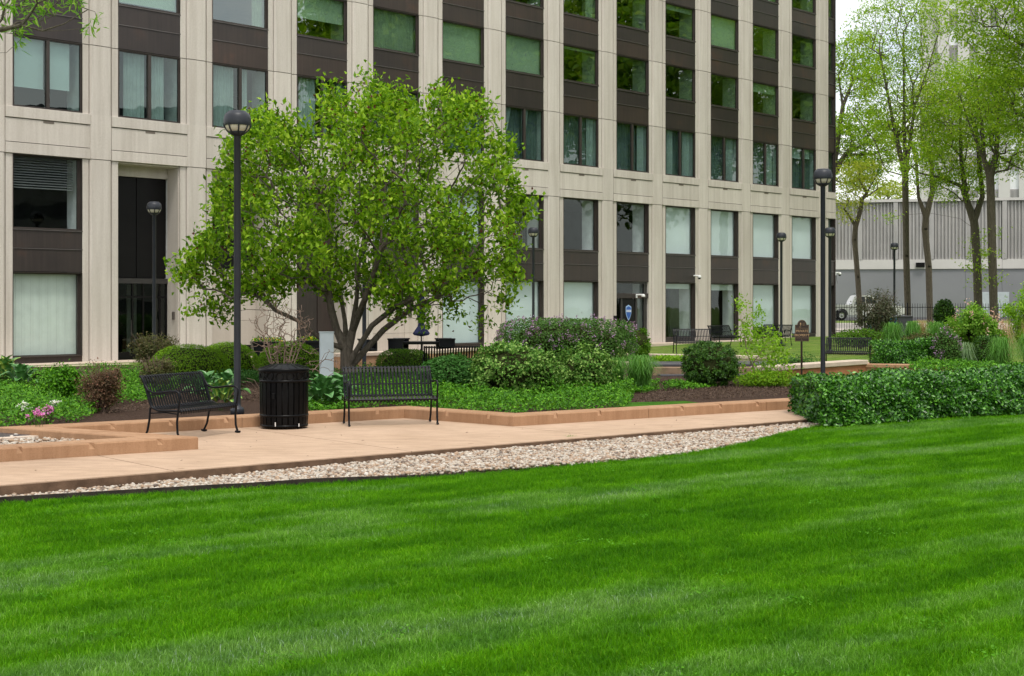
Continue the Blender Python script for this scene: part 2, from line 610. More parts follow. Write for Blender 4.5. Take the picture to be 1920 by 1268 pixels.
M['bark'] = bark_mat('grey_brown_bark', (0.075, 0.060, 0.045), (0.19, 0.16, 0.13))
M['bark_dark'] = bark_mat('dark_bark', (0.06, 0.053, 0.038), (0.16, 0.14, 0.105))
M['twig'] = bark_mat('bare_twig_bark', (0.14, 0.095, 0.07), (0.30, 0.215, 0.165))
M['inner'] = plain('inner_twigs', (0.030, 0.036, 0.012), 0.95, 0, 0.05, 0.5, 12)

M['magnolia'] = leaf_mat('magnolia_leaf', (0.052, 0.130, 0.003), (0.155, 0.315, 0.008), (0.40, 0.57, 0.045), 0.38, extra=(0.11, 0.035, 0.018))
M['locust'] = leaf_mat('young_tree_leaf', (0.12, 0.25, 0.010), (0.24, 0.40, 0.020), (0.44, 0.55, 0.06), 0.45)
M['locust_y'] = leaf_mat('yellowish_tree_leaf', (0.20, 0.28, 0.025), (0.34, 0.42, 0.045), (0.52, 0.50, 0.10), 0.45)
M['hedge'] = leaf_mat('hedge_leaf', (0.009, 0.050, 0.004), (0.036, 0.145, 0.010), (0.155, 0.41, 0.040), 0.12, 0.24, 0.9)
M['box'] = leaf_mat('boxwood_leaf', (0.012, 0.045, 0.004), (0.036, 0.110, 0.009), (0.11, 0.24, 0.022), 0.12, 0.32, 0.6)
M['mound'] = leaf_mat('bright_yew_leaf', (0.075, 0.18, 0.006), (0.15, 0.31, 0.010), (0.26, 0.43, 0.018), 0.3)
M['mound_d'] = leaf_mat('yew_leaf', (0.045, 0.12, 0.008), (0.085, 0.20, 0.012), (0.16, 0.28, 0.02), 0.3)
M['euonymus'] = leaf_mat('variegated_leaf', (0.025, 0.095, 0.007), (0.085, 0.215, 0.022), (0.32, 0.48, 0.12), 0.16)
M['vinca'] = leaf_mat('ground_cover_leaf', (0.016, 0.070, 0.002), (0.058, 0.200, 0.005), (0.165, 0.39, 0.022), 0.16, 0.36, 0.32)
M['vinca_b'] = leaf_mat('bluish_ground_cover_leaf', (0.020, 0.082, 0.011), (0.048, 0.155, 0.025), (0.12, 0.26, 0.07), 0.25, 0.45, 0.25)
M['barberry'] = leaf_mat('barberry_leaf', (0.060, 0.048, 0.024), (0.125, 0.080, 0.042), (0.24, 0.115, 0.075), 0.25)
M['barberry_g'] = leaf_mat('olive_barberry_leaf', (0.045, 0.055, 0.018), (0.085, 0.10, 0.028), (0.17, 0.13, 0.06), 0.25)
M['lilac'] = leaf_mat('lilac_leaf', (0.035, 0.095, 0.018), (0.070, 0.165, 0.03), (0.14, 0.26, 0.055), 0.25)
M['lilac_fl'] = leaf_mat('lilac_flower', (0.28, 0.16, 0.30), (0.40, 0.25, 0.42), (0.55, 0.40, 0.56), 0.3)
M['bright'] = leaf_mat('lime_leaf', (0.13, 0.28, 0.015), (0.23, 0.43, 0.025), (0.37, 0.56, 0.06), 0.4)
M['vib'] = leaf_mat('viburnum_leaf', (0.09, 0.22, 0.016), (0.16, 0.34, 0.028), (0.28, 0.44, 0.06), 0.35)
M['smoke'] = leaf_mat('smoky_leaf', (0.055, 0.055, 0.035), (0.085, 0.10, 0.055), (0.14, 0.12, 0.085), 0.2)
M['og'] = leaf_mat('ornamental_grass', (0.055, 0.17, 0.022), (0.11, 0.28, 0.045), (0.20, 0.37, 0.10), 0.35)
M['og_blue'] = leaf_mat('blue_fescue', (0.10, 0.20, 0.08), (0.18, 0.29, 0.14), (0.27, 0.37, 0.20), 0.3)
M['og_dry'] = leaf_mat('dry_grass', (0.32, 0.22, 0.12), (0.44, 0.31, 0.18), (0.55, 0.42, 0.26), 0.3)
M['pink'] = leaf_mat('pink_petal', (0.62, 0.12, 0.50), (0.72, 0.22, 0.60), (0.82, 0.40, 0.70), 0.3)
M['white_fl'] = leaf_mat('white_petal', (0.75, 0.75, 0.72), (0.82, 0.82, 0.8), (0.88, 0.88, 0.86), 0.3)
M['blush'] = leaf_mat('blush_flower', (0.60, 0.32, 0.28), (0.66, 0.42, 0.36), (0.72, 0.54, 0.44), 0.3)
M['yellow_fl'] = leaf_mat('yellow_petal', (0.70, 0.42, 0.02), (0.80, 0.55, 0.03), (0.85, 0.65, 0.06), 0.3)
M['branch_leaf'] = leaf_mat('long_green_leaf', (0.07, 0.20, 0.008), (0.13, 0.32, 0.014), (0.30, 0.46, 0.08), 0.4)

M['vinca_w'] = leaf_mat('lawn_weed_leaf', (0.05, 0.19, 0.006), (0.08, 0.26, 0.012), (0.14, 0.34, 0.04), 0.25, 0.6, 0.1)
M['litter'] = leaf_mat('dry_leaf_bits', (0.035, 0.021, 0.014), (0.085, 0.054, 0.038), (0.17, 0.115, 0.08), 0.1)


def hosta_mat(name, c0, c1, edge):
    m, N, L, out = new_mat(name)
    tc = N.new('ShaderNodeTexCoord')
    sp = N.new('ShaderNodeSeparateXYZ'); L.new(tc.outputs['UV'], sp.inputs[0])
    ab = N.new('ShaderNodeMath'); ab.operation = 'ABSOLUTE'; L.new(sp.outputs['X'], ab.inputs[0])
    n = noise(N, L, pos_node(N, L), 9, 3)
    ad = N.new('ShaderNodeMath'); ad.operation = 'MULTIPLY_ADD'
    L.new(n, ad.inputs[0]); ad.inputs[1].default_value = 0.5; L.new(ab.outputs[0], ad.inputs[2])
    cc = ramp(N, L, ad.outputs[0], [(0.35, c0), (0.7, c1), (0.95, edge)])
    b = principled(N, L, out, cc, 0.38, 0, 0.45)
    return m


M['hosta'] = hosta_mat('hosta_leaf', (0.055, 0.165, 0.035), (0.080, 0.215, 0.055), (0.11, 0.27, 0.08))
M['hosta_v'] = hosta_mat('variegated_hosta_leaf', (0.42, 0.52, 0.10), (0.12, 0.26, 0.05), (0.06, 0.18, 0.04))

# ================================================================== GROUND
def flat(name, pts, z, mat, kind='structure', thick=0.0):
    mb = MB()
    pts = [(p[0], p[1]) for p in pts]
    ar = sum(pts[i][0] * pts[(i + 1) % len(pts)][1] - pts[(i + 1) % len(pts)][0] * pts[i][1] for i in range(len(pts)))
    if ar < 0: pts = pts[::-1]
    if thick: mb.prism(pts, z - thick, z)
    else: mb.add([(x, y, z) for x, y in pts], [tuple(range(len(pts)))])
    o = mb.build(name, mat)
    return prop(o, kind=kind)


def interp(x, pts):
    xs = [p[0] for p in pts]; ys = [p[1] for p in pts]
    return np.interp(x, xs, ys)


def smooth(a, b, x):
    t = np.clip((x - a) / (b - a), 0, 1)
    return t * t * (3 - 2 * t)


prop(flat('ground', [(-400, -60), (400, -60), (400, 900), (-400, 900)], -0.32, M['turf_far']), kind='structure')


# --- the front lawn, gently rolling, ending at the pebble strip and the hedge
def lawn_z(x, y):
    x = np.asarray(x, float); y = np.asarray(y, float)
    return (-0.115 + 0.05 * smooth(-2, 5, x) + 0.012 * np.sin(x * 0.9 + y * 0.35) + 0.010 * np.sin(y * 1.3 - x * 0.4 + 1.0)
            + 0.05 * smooth(6, 11, x) + 0.03 * smooth(11, 5, y))


edge_px = [(0, 942), (250, 927), (480, 913), (600, 902), (780, 891), (960, 880), (1130, 868), (1290, 853), (1400, 832), (1480, 812), (1545, 800)]
EDGE = [tuple(P(px, py, -0.08)[:2]) for px, py in edge_px]
EDGE = [(-14, EDGE[0][1] - (EDGE[0][0] + 14) * -0.0 - (14 + EDGE[0][0]) * 0.62)] + EDGE
e2 = P(1920, 776, 0.0)
EDGE += [(e2.x, e2.y), (16, e2.y + (16 - e2.x) * 0.42), (30, e2.y + (16 - e2.x) * 0.42 + 4)]


def edge_y(x):
    return interp(x, EDGE)


def grid_sheet(name, xs, f0, f1, nz, zf, mat, kind='structure', dens=None):
    V, D = [], []
    for x in xs:
        a, b = f0(x), f1(x)
        for k in range(nz + 1):
            y = a + (b - a) * k / nz
            V.append((x, y, float(zf(x, y))))
            if dens: D.append(dens(x, y))
    Fc = []
    for i in range(len(xs) - 1):
        for k in range(nz):
            a = i * (nz + 1) + k
            Fc.append((a, a + nz + 1, a + nz + 2, a + 1))
    me = np_mesh(name, V, np.array(Fc), mat, smooth=True)
    if dens:
        at_ = me.attributes.new('dens', 'FLOAT', 'POINT')
        at_.data.foreach_set('value', np.array(D, dtype=np.float32))
    o = link(name, me)
    prop(o, kind=kind)
    return o


lawn = grid_sheet('lawn', np.linspace(-14, 30, 89), lambda x: -3.0, lambda x: float(edge_y(x)), 44, lawn_z, M['turf'])

# --- tan walkway slab with the seating nook
FR = lambda x: 18.65 + x * 0.826                                   # front edge of the walk
B0, B1, B2 = Vector((13, 30.4)), Vector((0.02, 21.2)), Vector((-1.72, 22.70))
B3, B4, B5 = Vector((-6.25, 19.30)), Vector((-3.95, 17.90)), Vector((-13, 11.36))
chain = [B0, B1, B2, B3, B4, B5]
walk_poly = [(-13, FR(-13)), (13, FR(13))] + [tuple(p) for p in chain]


def offset_chain(ch, o):
    """offset to the right-hand side, mitred"""
    res = []
    for i, p in enumerate(ch):
        ds = []
        if i > 0: ds.append((p - ch[i - 1]).normalized())
        if i < len(ch) - 1: ds.append((ch[i + 1] - p).normalized())
        ns = [Vector((d.y, -d.x)) for d in ds]
        if len(ns) == 1: res.append(p + ns[0] * o)
        else:
            b = (ns[0] + ns[1]).normalized()
            res.append(p + b * (o / max(0.3, b.dot(ns[0]))))
    return res


walk_out = offset_chain(chain, 0.30)
mb = MB()
wp = [(-13, FR(-13)), (13, FR(13))] + [tuple(p) for p in walk_out]
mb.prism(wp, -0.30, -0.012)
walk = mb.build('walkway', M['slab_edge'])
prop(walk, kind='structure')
# cast sections of the walk, each a slab with its own joints (rounded nose at the front edge)
dirw = Vector((1, 0.826)).normalized()
nrmw = Vector((-dirw.y, dirw.x))


def clip_poly(poly, p, n):
    """keep the side where (q-p).n >= 0"""
    out = []
    for i in range(len(poly)):
        a, b = Vector(poly[i]), Vector(poly[(i + 1) % len(poly)])
        da, db = (a - p).dot(n), (b - p).dot(n)
        if da >= 0: out.append(a)
        if (da >= 0) != (db >= 0): out.append(a + (b - a) * (da / (da - db)))
    return [tuple(q) for q in out]


s0 = -18.0
cuts = [-18, -11.2, -8.0, -4.8, -1.6, 1.6, 4.8, 8.0, 11.2, 18]
org = Vector((0, FR(0)))
for k in range(len(cuts) - 1):
    pl = [Vector((-13, FR(-13))) + nrmw * 0.012, Vector((13, FR(13))) + nrmw * 0.012] + walk_out
    pl = [tuple(v) for v in pl]
    pl = clip_poly(pl, org + dirw * (cuts[k] + 0.009), dirw)
    pl = clip_poly(pl, org + dirw * (cuts[k + 1] - 0.009), -dirw)
    if len(pl) < 3: continue
    ar = sum(pl[i][0] * pl[(i + 1) % len(pl)][1] - pl[(i + 1) % len(pl)][0] * pl[i][1] for i in range(len(pl)))
    if ar < 0: pl = pl[::-1]
    MB().prism(pl, -0.06, 0.0).build('paving_slab', M['paving'], walk)


# --- kerb walls round the nook: cast blocks with weep notches
KH, KW = 0.16, 0.42


def kerb_blocks(parent, ch, off, h, width, mat, first_notch=0.5, step=0.86, blk=2.58, notch=True):
    for i in range(len(ch) - 1):
        a, b, a2, b2 = ch[i], ch[i + 1], off[i], off[i + 1]
        d = (b - a).normalized(); n = Vector((d.y, -d.x)); Ln = (b - a).length
        nb = max(1, round(Ln / blk))
        for k in range(nb):
            t0, t1 = Ln * k / nb, Ln * (k + 1) / nb
            f0, f1 = a + d * t0, a + d * t1
            r0 = a2 if k == 0 else f0 + n * width
            r1 = b2 if k == nb - 1 else f1 + n * width
            if k > 0: f0 += d * 0.004; r0 += d * 0.004
            if k < nb - 1: f1 -= d * 0.004; r1 -= d * 0.004
            mbk = MB()
            marks = [0.0]
            if notch:
                q = first_notch
                while q < Ln:
                    u = (q - t0) / (t1 - t0)
                    w = 0.035 / (t1 - t0)
                    if 0.06 < u - w and u + w < 0.94: marks += [u - w, u + w]
                    q += step
            marks += [1.0]
            for j in range(len(marks) - 1):
                ua, ub = marks[j], marks[j + 1]
                isn = notch and j % 2 == 1
                ring = []
                for u in (ua, ub):
                    fp, rp = f0.lerp(f1, u), r0.lerp(r1, u)
                    nn = (rp - fp).normalized()
                    c1, c2 = (0.075, 0.085) if isn else (0.018, 0.018)
                    ring.append([(fp.x, fp.y, 0.001), (fp.x, fp.y, h - c1), (fp.x + nn.x * c2, fp.y + nn.y * c2, h - (0.0 if not isn else 0.004)),
                                 (rp.x - nn.x * 0.015, rp.y - nn.y * 0.015, h), (rp.x, rp.y, h - 0.015), (rp.x, rp.y, -0.05)])
                m = 6
                vs = ring[0] + ring[1]
                fs = [tuple(range(m)), tuple(range(m, 2 * m))[::-1]] + [(q, (q + 1) % m, (q + 1) % m + m, q + m) for q in range(m)]
                mbk.add(vs, fs)
            mbk.build('kerb_block', mat, parent)


kerb = empty('kerb_wall', (0, 0, 0), label='low tan cast kerb wall with weep notches zigzagging round the bench nook', cat='kerb wall')
kerb_off = offset_chain(chain, KW)
kerb_blocks(kerb, chain, kerb_off, KH, KW, M['kerb'])

# --- planting bed behind the kerb
bed_in = offset_chain(chain, 0.36)
bed_poly = [tuple(bed_in[0]), tuple(bed_in[1]), tuple(bed_in[2]), tuple(bed_in[3])]
bed_poly = bed_poly + [(-14.0, 19.0), (-22, 26), (-14, 38.0), (-4, 40.0), (5.2, 38.0), (5.5, 32.0), (13, 32.5)]
bed = flat('planting_bed', bed_poly, 0.115, M['mulch'])
# second bed on the left inside the front kerb, filled with pebbles
peb_poly = [tuple(kerb_off[4] * 0.5 + chain[4] * 0.5), tuple(offset_chain(chain, 0.36)[5]), (-14.0, 19.0), tuple(offset_chain(chain, 0.36)[3])]
flat('pebble_bed', peb_poly, 0.03, M['gravel_bed'])
# strip under the pebbles in front of the walk
gp = [(x, FR(x) - 0.001) for x in (-13, 5.4)] + [(x, float(edge_y(x)) - 0.15) for x in np.linspace(5.4, -13, 20)]
flat('pebble_strip_bed', gp, -0.185, M['gravel_bed'])

# short clipped turf strip behind the kerb
strip_pts = [(1.55, 22.75), (3.3, 24.0), (3.0, 24.75), (1.9, 24.3)]
mulch_strip = flat('turf_strip', strip_pts, 0.135, M['turf'])

# --- ground between the beds and the buildings
back = grid_sheet('back_lawn', np.linspace(-45, 24, 36), lambda x: 24.0 if x < -14 else (30 if x < 5 else 33), lambda x: 82.0, 20,
                  lambda x, y: 0.05 - 0.16 * float(smooth(1.5, 6, x)) * float(1 - smooth(58, 64, y)), M['turf_far'])
terr_front = [(5.79, 31.6), (8.73, 35.1), (12.1, 33.6), (45, 26)]
terrace = grid_sheet('terrace_ground', np.linspace(0, 1, 40), lambda u: 0.0, lambda u: 1.0, 30, lambda x, y: 0, M['turf_far'])
me = terrace.data
co = np.zeros(len(me.vertices) * 3, dtype=np.float32); me.vertices.foreach_get('co', co); co = co.reshape(-1, 3)
u, v = co[:, 0].copy(), co[:, 1].copy()
fx = np.interp(u, [0, 0.25, 0.5, 1], [5.79, 8.73, 12.1, 45]); fy = np.interp(u, [0, 0.25, 0.5, 1], [31.6, 35.1, 33.6, 26])
bx_ = np.interp(u, [0, 0.25, 0.5, 1], [14.2, 18.5, 30, 60])
co[:, 0] = fx + (bx_ - fx) * v
co[:, 1] = fy + (81.0 - fy) * v
co[:, 2] = -0.12 + 0.23 * smooth(46, 66, co[:, 1])
me.vertices.foreach_set('co', co.reshape(-1)); me.update()


def terr_z(x, y):
    return -0.12 + 0.23 * smooth(46, 66, y)


# paved patch under the benches on the terrace
flat('terrace_path', [(5.9, 31.9), (8.73, 35.2), (12.6, 46.5), (9.2, 46.5), (5.95, 33.4)], -0.105, M['paving'])
flat('building_apron', [(-15.3, 40.3), (16.4, 73.5), (17.4, 72.6), (-14.3, 39.4)], 0.075, M['pale_kerb'], thick=0.4)
flat('building_apron_strip', [(-17.2, 35.8), (-11, 40.9), (-10.8, 40.5), (-17.0, 35.4)], 0.09, M['pale_kerb'])

# --- beyond the fence
verge = grid_sheet('street_verge', np.linspace(6, 90, 22), lambda x: 81.0, lambda x: 104.5, 12, lambda x, y: 0.08 + 0.42 * smooth(80, 104, y), M['turf_far'])
walk_far = grid_sheet('sidewalk', np.linspace(6, 90, 22), lambda x: 83.0, lambda x: 97.5, 12, lambda x, y: 0.09 + 0.42 * smooth(80, 104, y), M['sidewalk'])
flat('street', [(0, 104.4), (110, 104.4), (110, 128), (0, 128)], 0.50, M['asphalt'])


# ================================================================== OFFICE BUILDING
S = 3.406; W = 0.648 * S; Z0 = 40.9
BX = (25 - CX) / F * Z0
BANG = atan2(0.723, 0.691)
bld = empty('office_building', (BX, Z0, 0.0), BANG, 'long office block of pale precast pilasters with dark bronze spandrels and tinted windows', 'building')
_mc = {}


def shared(key, fn):
    if key not in _mc: _mc[key] = fn()
    return _mc[key]


def bpart(name, me, x, z=0.0, y=0.0, parent=None):
    return link(name, me, parent or bld, (x, y, z))


ROWS = [(0.25, 2.73, 0.16, 1), (3.98, 6.15, 0.16, 1), (7.50, 9.58, 0.06, 2), (10.94, 12.43, 0.08, 1), (13.69, 15.18, 0.08, 1), (16.44, 17.93, 0.08, 1)]
TOPZ = 19.2
NB0, NB1 = -1, 13


def bw(i): return 0.62 if i == 13 else W


def window_frame(w, h, rec, n):
    m = MB()
    t, d = 0.055, 0.09
    y0, y1 = rec, rec + d
    for (x0, x1, z0, z1) in ((0.004, t, 0, h), (w - t, w - 0.004, 0, h), (t, w - t, 0, t), (t, w - t, h - t, h)):
        m.box(x0, x1, y0, y1, z0, z1)
    # lining of the reveal
    m.box(0.003, 0.02, 0.03, y0, 0, h); m.box(w - 0.02, w - 0.003, 0.03, y0, 0, h)
    m.box(0.02, w - 0.02, 0.03, y0, h - 0.02, h - 0.001)
    m.box(0.02, w - 0.02, 0.0, y0, 0.001, 0.03)
    if n == 2: m.box(w / 2 - 0.05, w / 2 + 0.05, y0 - 0.02, y1, t, h - t)
    else: m.box(w - t - 0.03, w - t, y0 + 0.02, y1, t, h - t)
    return m.mesh('window', M['frame_bronze'])


def pane(w, h, rec):
    return MB().box(0, w, rec + 0.04, rec + 0.048, 0, h)


def roller(w, frac, h):
    m = MB()
    d = h * frac
    m.box(0.03, w - 0.03, 0, 0.004, h - d, h - 0.02)
    m.box(0.03, w - 0.03, -0.008, 0.012, h - d - 0.025, h - d)
    return m


def vblind(w, h, gap=1.0, ang=0.35):
    m = MB(); n = int(w / 0.088)
    for k in range(n):
        x = (k + 0.5) * w / n
        hw = 0.044 * gap
        a = ang + 0.06 * sin(k * 2.1)
        dx, dy = hw * cos(a), hw * sin(a)
        m.add([(x - dx, -dy, 0.03), (x + dx, dy, 0.03), (x + dx, dy, h - 0.03), (x - dx, -dy, h - 0.03)], [(0, 1, 2, 3)])
    m.box(0, w, -0.02, 0.02, h - 0.03, h)
    return m


def curtain(spans, h, amp=0.035, pitch=0.13, seed=0, taper=None):
    m = MB(); rnd = random.Random(seed)
    for a, b in spans:
        n = max(8, int((b - a) / pitch * 8))
        ph = rnd.random() * 6
        rows = [(0.0, 1.0), (0.5, 1.0), (1.0, 1.0)] if not taper else [(0.0, 0.45), (0.3, 0.30), (0.42, 0.18), (0.6, 0.55), (1.0, 1.0)]
        base = len(m.v)
        for (zz, wf) in rows:
            for k in range(n + 1):
                x = a + (b - a) * k / n * wf
                m.v.append((x, amp * (sin(k / n * (b - a) / pitch * 2 * pi + ph) + 0.4 * sin(k * 0.9 + ph)) * (0.6 + 0.4 * wf), 0.02 + zz * (h - 0.04)))
        for r in range(len(rows) - 1):
            for k in range(n):
                q = base + r * (n + 1) + k
                m.f.append((q, q + 1, q + n + 2, q + n + 1)); m.sm.append(True)
    return m


BL = {}   # (row, bay) -> list of (kind, args)
for i in range(-1, 14): 
    BL[(0, i)] = [('roller', 1.0)]; BL[(1, i)] = [('roller', 1.0)]
    BL[(2, i)] = []; BL[(3, i)] = []; BL[(4, i)] = []; BL[(5, i)] = [('roller', 0.3)]
BL[(0, 0)] = [('v', 1.10, 0.10)]; BL[(0, -1)] = [('v', 1.10, 0.10)]
BL[(0, 9)] = [('roller', 0.10)]; BL[(0, 10)] = [('roller', 0.12)]; BL[(0, 11)] = [('roller', 0.82)]
BL[(1, 0)] = [('louvre', 0.42)]; BL[(1, -1)] = [('louvre', 0.42)]; BL[(1, 6)] = [('v', 0.8, 0.9)]; BL[(1, 7)] = []; BL[(1, 8)] = []
BL[(1, 4)] = [('v', 1.0, 0.5)]
BL[(2, 0)] = [('roller', 0.70)]; BL[(2, -1)] = [('roller', 0.70)]
BL[(2, 1)] = [('c', [(0.30, 1.02), (1.14, 1.75)])]
BL[(2, 2)] = [('c', [(0.08, 0.98), (1.12, 1.5)])]
BL[(2, 3)] = [('c', [(0.22, 0.95), (1.12, 1.45), (1.9, 2.1)])]
BL[(2, 4)] = [('c', [(1.75, 2.12)])]; BL[(2, 5)] = [('c', [(0.1, 0.45), (1.3, 1.6)])]
BL[(2, 6)] = [('ct', [(0.10, 0.50), (1.16, 1.52)])]
BL[(2, 7)] = [('c', [(1.7, 2.1)])]; BL[(2, 8)] = [('c', [(1.6, 2.1)])]
BL[(2, 9)] = [('c', [(0.35, 0.75), (1.5, 2.05)])]; BL[(2, 10)] = [('c', [(1.5, 2.0)])]; BL[(2, 11)] = [('c', [(1.3, 1.9)])]; BL[(2, 12)] = [('roller', 0.25)]
BL[(3, 1)] = [('roller', 0.9)]; BL[(3, 2)] = [('c', [(1.7, 2.1)])]; BL[(3, 3)] = [('roller', 0.55)]; BL[(3, 4)] = [('c', [(0.08, 2.1)])]
BL[(3, 5)] = [('roller', 1.0)]; BL[(3, 6)] = [('roller', 1.0)]; BL[(3, 10)] = []; BL[(3, 11)] = [('roller', 0.28)]
BL[(3, 7)] = [('roller', 0.08)]; BL[(4, 7)] = [('c', [(1.6, 2.1)])]; BL[(4, 9)] = [('roller', 0.15)]; BL[(4, 10)] = [('roller', 1.0)]; BL[(4, 6)] = [('roller', 0.6)]
PORTAL = {1, 2, 3}

for r, (z0, z1, rec, n) in enumerate(ROWS):
    h = z1 - z0
    for i in range(NB0, NB1 + 1):
        if r < 2 and i in PORTAL: continue
        if r == 0 and i in (4, 8): continue
        w = bw(i); nn = n if i < 13 else 1
        wo = bpart('window', shared(('wf', r, w), lambda: window_frame(w, h, rec, nn)), i * S, z0)
        gm = M['glass_green'] if r >= 3 else (M['glass_teal'] if r == 2 else M['glass'])
        t = 0.055
        if nn == 2:
            pm = shared(('pane', r, w), lambda: pane(w / 2 - 0.05 - t, h - 2 * t, rec).mesh('pane', gm))
            link('pane', pm, wo, (t, 0, t)); link('pane', pm, wo, (w / 2 + 0.05, 0, t))
        else:
            pm = shared(('pane', r, w), lambda: pane(w - 2 * t - 0.03, h - 2 * t, rec).mesh('pane', gm))
            link('pane', pm, wo, (t, 0, t))
        for b in BL[(r, i)]:
            yb = rec + 0.16
            if b[0] == 'roller':
                spans = [(0.02, w - 0.02)] if nn == 1 else [(0.02, w / 2 - 0.03), (w / 2 + 0.03, w - 0.30)]
                for k, (xa, xb) in enumerate(spans):
                    fr = b[1] - 0.02 * k
                    me_ = shared(('rol', r, w, fr, nn, k), lambda: roller(xb - xa, fr, h).mesh('roller_blind', M['blind']))
                    link('roller_blind', me_, wo, (xa, yb, 0))
            elif b[0] == 'v':
                link('vertical_blind', shared(('vb', r, w, b[1:]), lambda: vblind(w - 0.1, h, b[1], b[2]).mesh('vertical_blind', M['blind_v'])), wo, (0.05, yb, 0))
            elif b[0] == 'louvre':
                m = MB()
                k = 0
                while k * 0.075 < h * b[1]:
                    zz = h - 0.05 - k * 0.075
                    m.add([(0.06, -0.03, zz - 0.02), (w - 0.16, -0.03, zz - 0.02 + 0.01), (w - 0.16, 0.03, zz + 0.03), (0.06, 0.03, zz + 0.02)], [(0, 1, 2, 3)])
                    k += 1
                m.build('louvre_blind', M['louvre'], wo, (0, yb, 0))
            elif b[0] in ('c', 'ct'):
                for q, sp in enumerate(b[1]):
                    curtain([sp], h, seed=i * 7 + r + q, taper=(b[0] == 'ct')).build('curtain', M['curtain'], wo, (0, yb + 0.02, 0))

for i in range(4, 13):                              # sheer curtains drawn behind the third-floor panes
    wz0, wz1 = ROWS[2][0], ROWS[2][1]
    curtain([(0.06, W - 0.06)], wz1 - wz0, amp=0.03, pitch=0.17, seed=50 + i).build('sheer_curtain', M['sheer'], bld, (i * S, 0.36, wz0))
# spandrel panels between the windows
for (za, zb, zm) in ((2.73, 3.98, 3.42), (9.58, 10.94, 10.33), (12.43, 13.69, 13.08), (15.18, 16.44, 15.83), (17.93, TOPZ, 18.58)):
    for i in range(NB0, NB1 + 1):
        if za < 3 and i in PORTAL: continue
        w = bw(i)
        bpart('spandrel_panel', shared(('sp', za, w, 0), lambda: MB().box(0.004, w - 0.004, 0.035, 0.12, za + 0.012, zm - 0.02, 0.008).mesh('spandrel_panel', M['bronze'])), i * S)
        bpart('spandrel_panel', shared(('sp', za, w, 1), lambda: MB().box(0.004, w - 0.004, 0.035, 0.12, zm + 0.012, zb - 0.035, 0.008).mesh('spandrel_panel', M['bronze'])), i * S)
        bpart('spandrel_ledge', shared(('sl', za, w), lambda: MB().box(0.003, w - 0.003, 0.012, 0.10, zm - 0.018, zm + 0.010).mesh('spandrel_ledge', M['ledge'])), i * S)
        bpart('window_sill', shared(('ws', za, w), lambda: MB().box(0.003, w - 0.003, 0.005, 0.10, zb - 0.033, zb - 0.002).mesh('window_sill', M['ledge'])), i * S)
for i in range(NB0, NB1 + 1):                     # plinth under the ground-floor windows
    if i in PORTAL or i in (4, 8): continue
    w = bw(i)
    bpart('plinth', shared(('pli', w), lambda: MB().box(0.004, w - 0.004, 0.05, 0.16, 0.0, 0.248).mesh('plinth', M['bronze'])), i * S)

# pilasters
prof = [(W, 0.13), (W, 0.045), (W + 0.205, 0.045), (W + 0.210, 0.105), (W + 0.235, 0.105), (W + 0.240, 0.045), (W + 0.30, 0.0), (S - 0.30, 0.0), (S - 0.240, 0.045), (S - 0.235, 0.105), (S - 0.210, 0.105),
        (S - 0.205, 0.045), (S, 0.045), (S, 0.13)]
prof_c = [(W + 0.245, 0.13), (W + 0.245, 0.02), (W + 0.275, 0.0), (S - 0.275, 0.0), (S - 0.245, 0.02), (S - 0.245, 0.13)]
zj = [(0.0, 6.139, prof), (6.161, 7.50, prof_c), (7.50, 9.569, prof), (9.591, 12.419, prof), (12.441, 15.169, prof), (15.191, 17.919, prof), (17.941, TOPZ, prof)]
for (za, zb, pr) in zj:
    me_ = MB().prism(pr, za, zb).mesh('pilaster_panel', M['concrete'])
    for i in range(NB0 - 1, NB1):
        bpart('pilaster_panel', me_, i * S)
M['joint_core'] = M['joint']
for i in range(NB0 - 1, NB1): bpart('joint_backing', shared('jb', lambda: MB().box(W + 0.01, S - 0.01, 0.118, 0.1245, 0, TOPZ - 0.02).mesh('joint_backing', M['joint'])), i * S)
core_me = MB().box(W + 0.002, S - 0.002, 0.125, 0.95, 0, TOPZ - 0.01).mesh('pilaster_core', M['white_wall'])
for i in range(NB0 - 1, NB1): bpart('pilaster_core', core_me, i * S)

# frieze between second and third floor
for i in range(NB0, NB1 + 1):
    w = bw(i); e = 0.235
    xr = w + (e if i < 13 else 0.03)
    bpart('lintel', shared(('li', w), lambda: MB().box(-e, xr, -0.004, 0.12, 6.152, 6.460, 0.006).mesh('lintel', M['concrete'])), i * S)
    bpart('frieze_panel', shared(('fp', w), lambda: MB().box(-e, xr - 0.001, 0.012, 0.12, 6.483, 7.155).mesh('frieze_panel', M['concrete'])), i * S)
    bpart('sill_course', shared(('si', w), lambda: MB().box(-e, xr + 0.001, -0.018, 0.12, 7.18, 7.497, 0.008).mesh('sill_course', M['concrete'])), i * S)
    if i < 13:
        bpart('weep_slot', shared('weep', lambda: MB().box(W / 2 - 0.17, W / 2 + 0.17, 0.004, 0.05, 7.09, 7.163).mesh('weep_slot', M['joint'])), i * S)

MB().box(NB0 * S - 0.4, 13 * S + 0.6, 0.1205, 0.1215, 6.16, 7.49).build('joint_backing', M['joint'], bld)
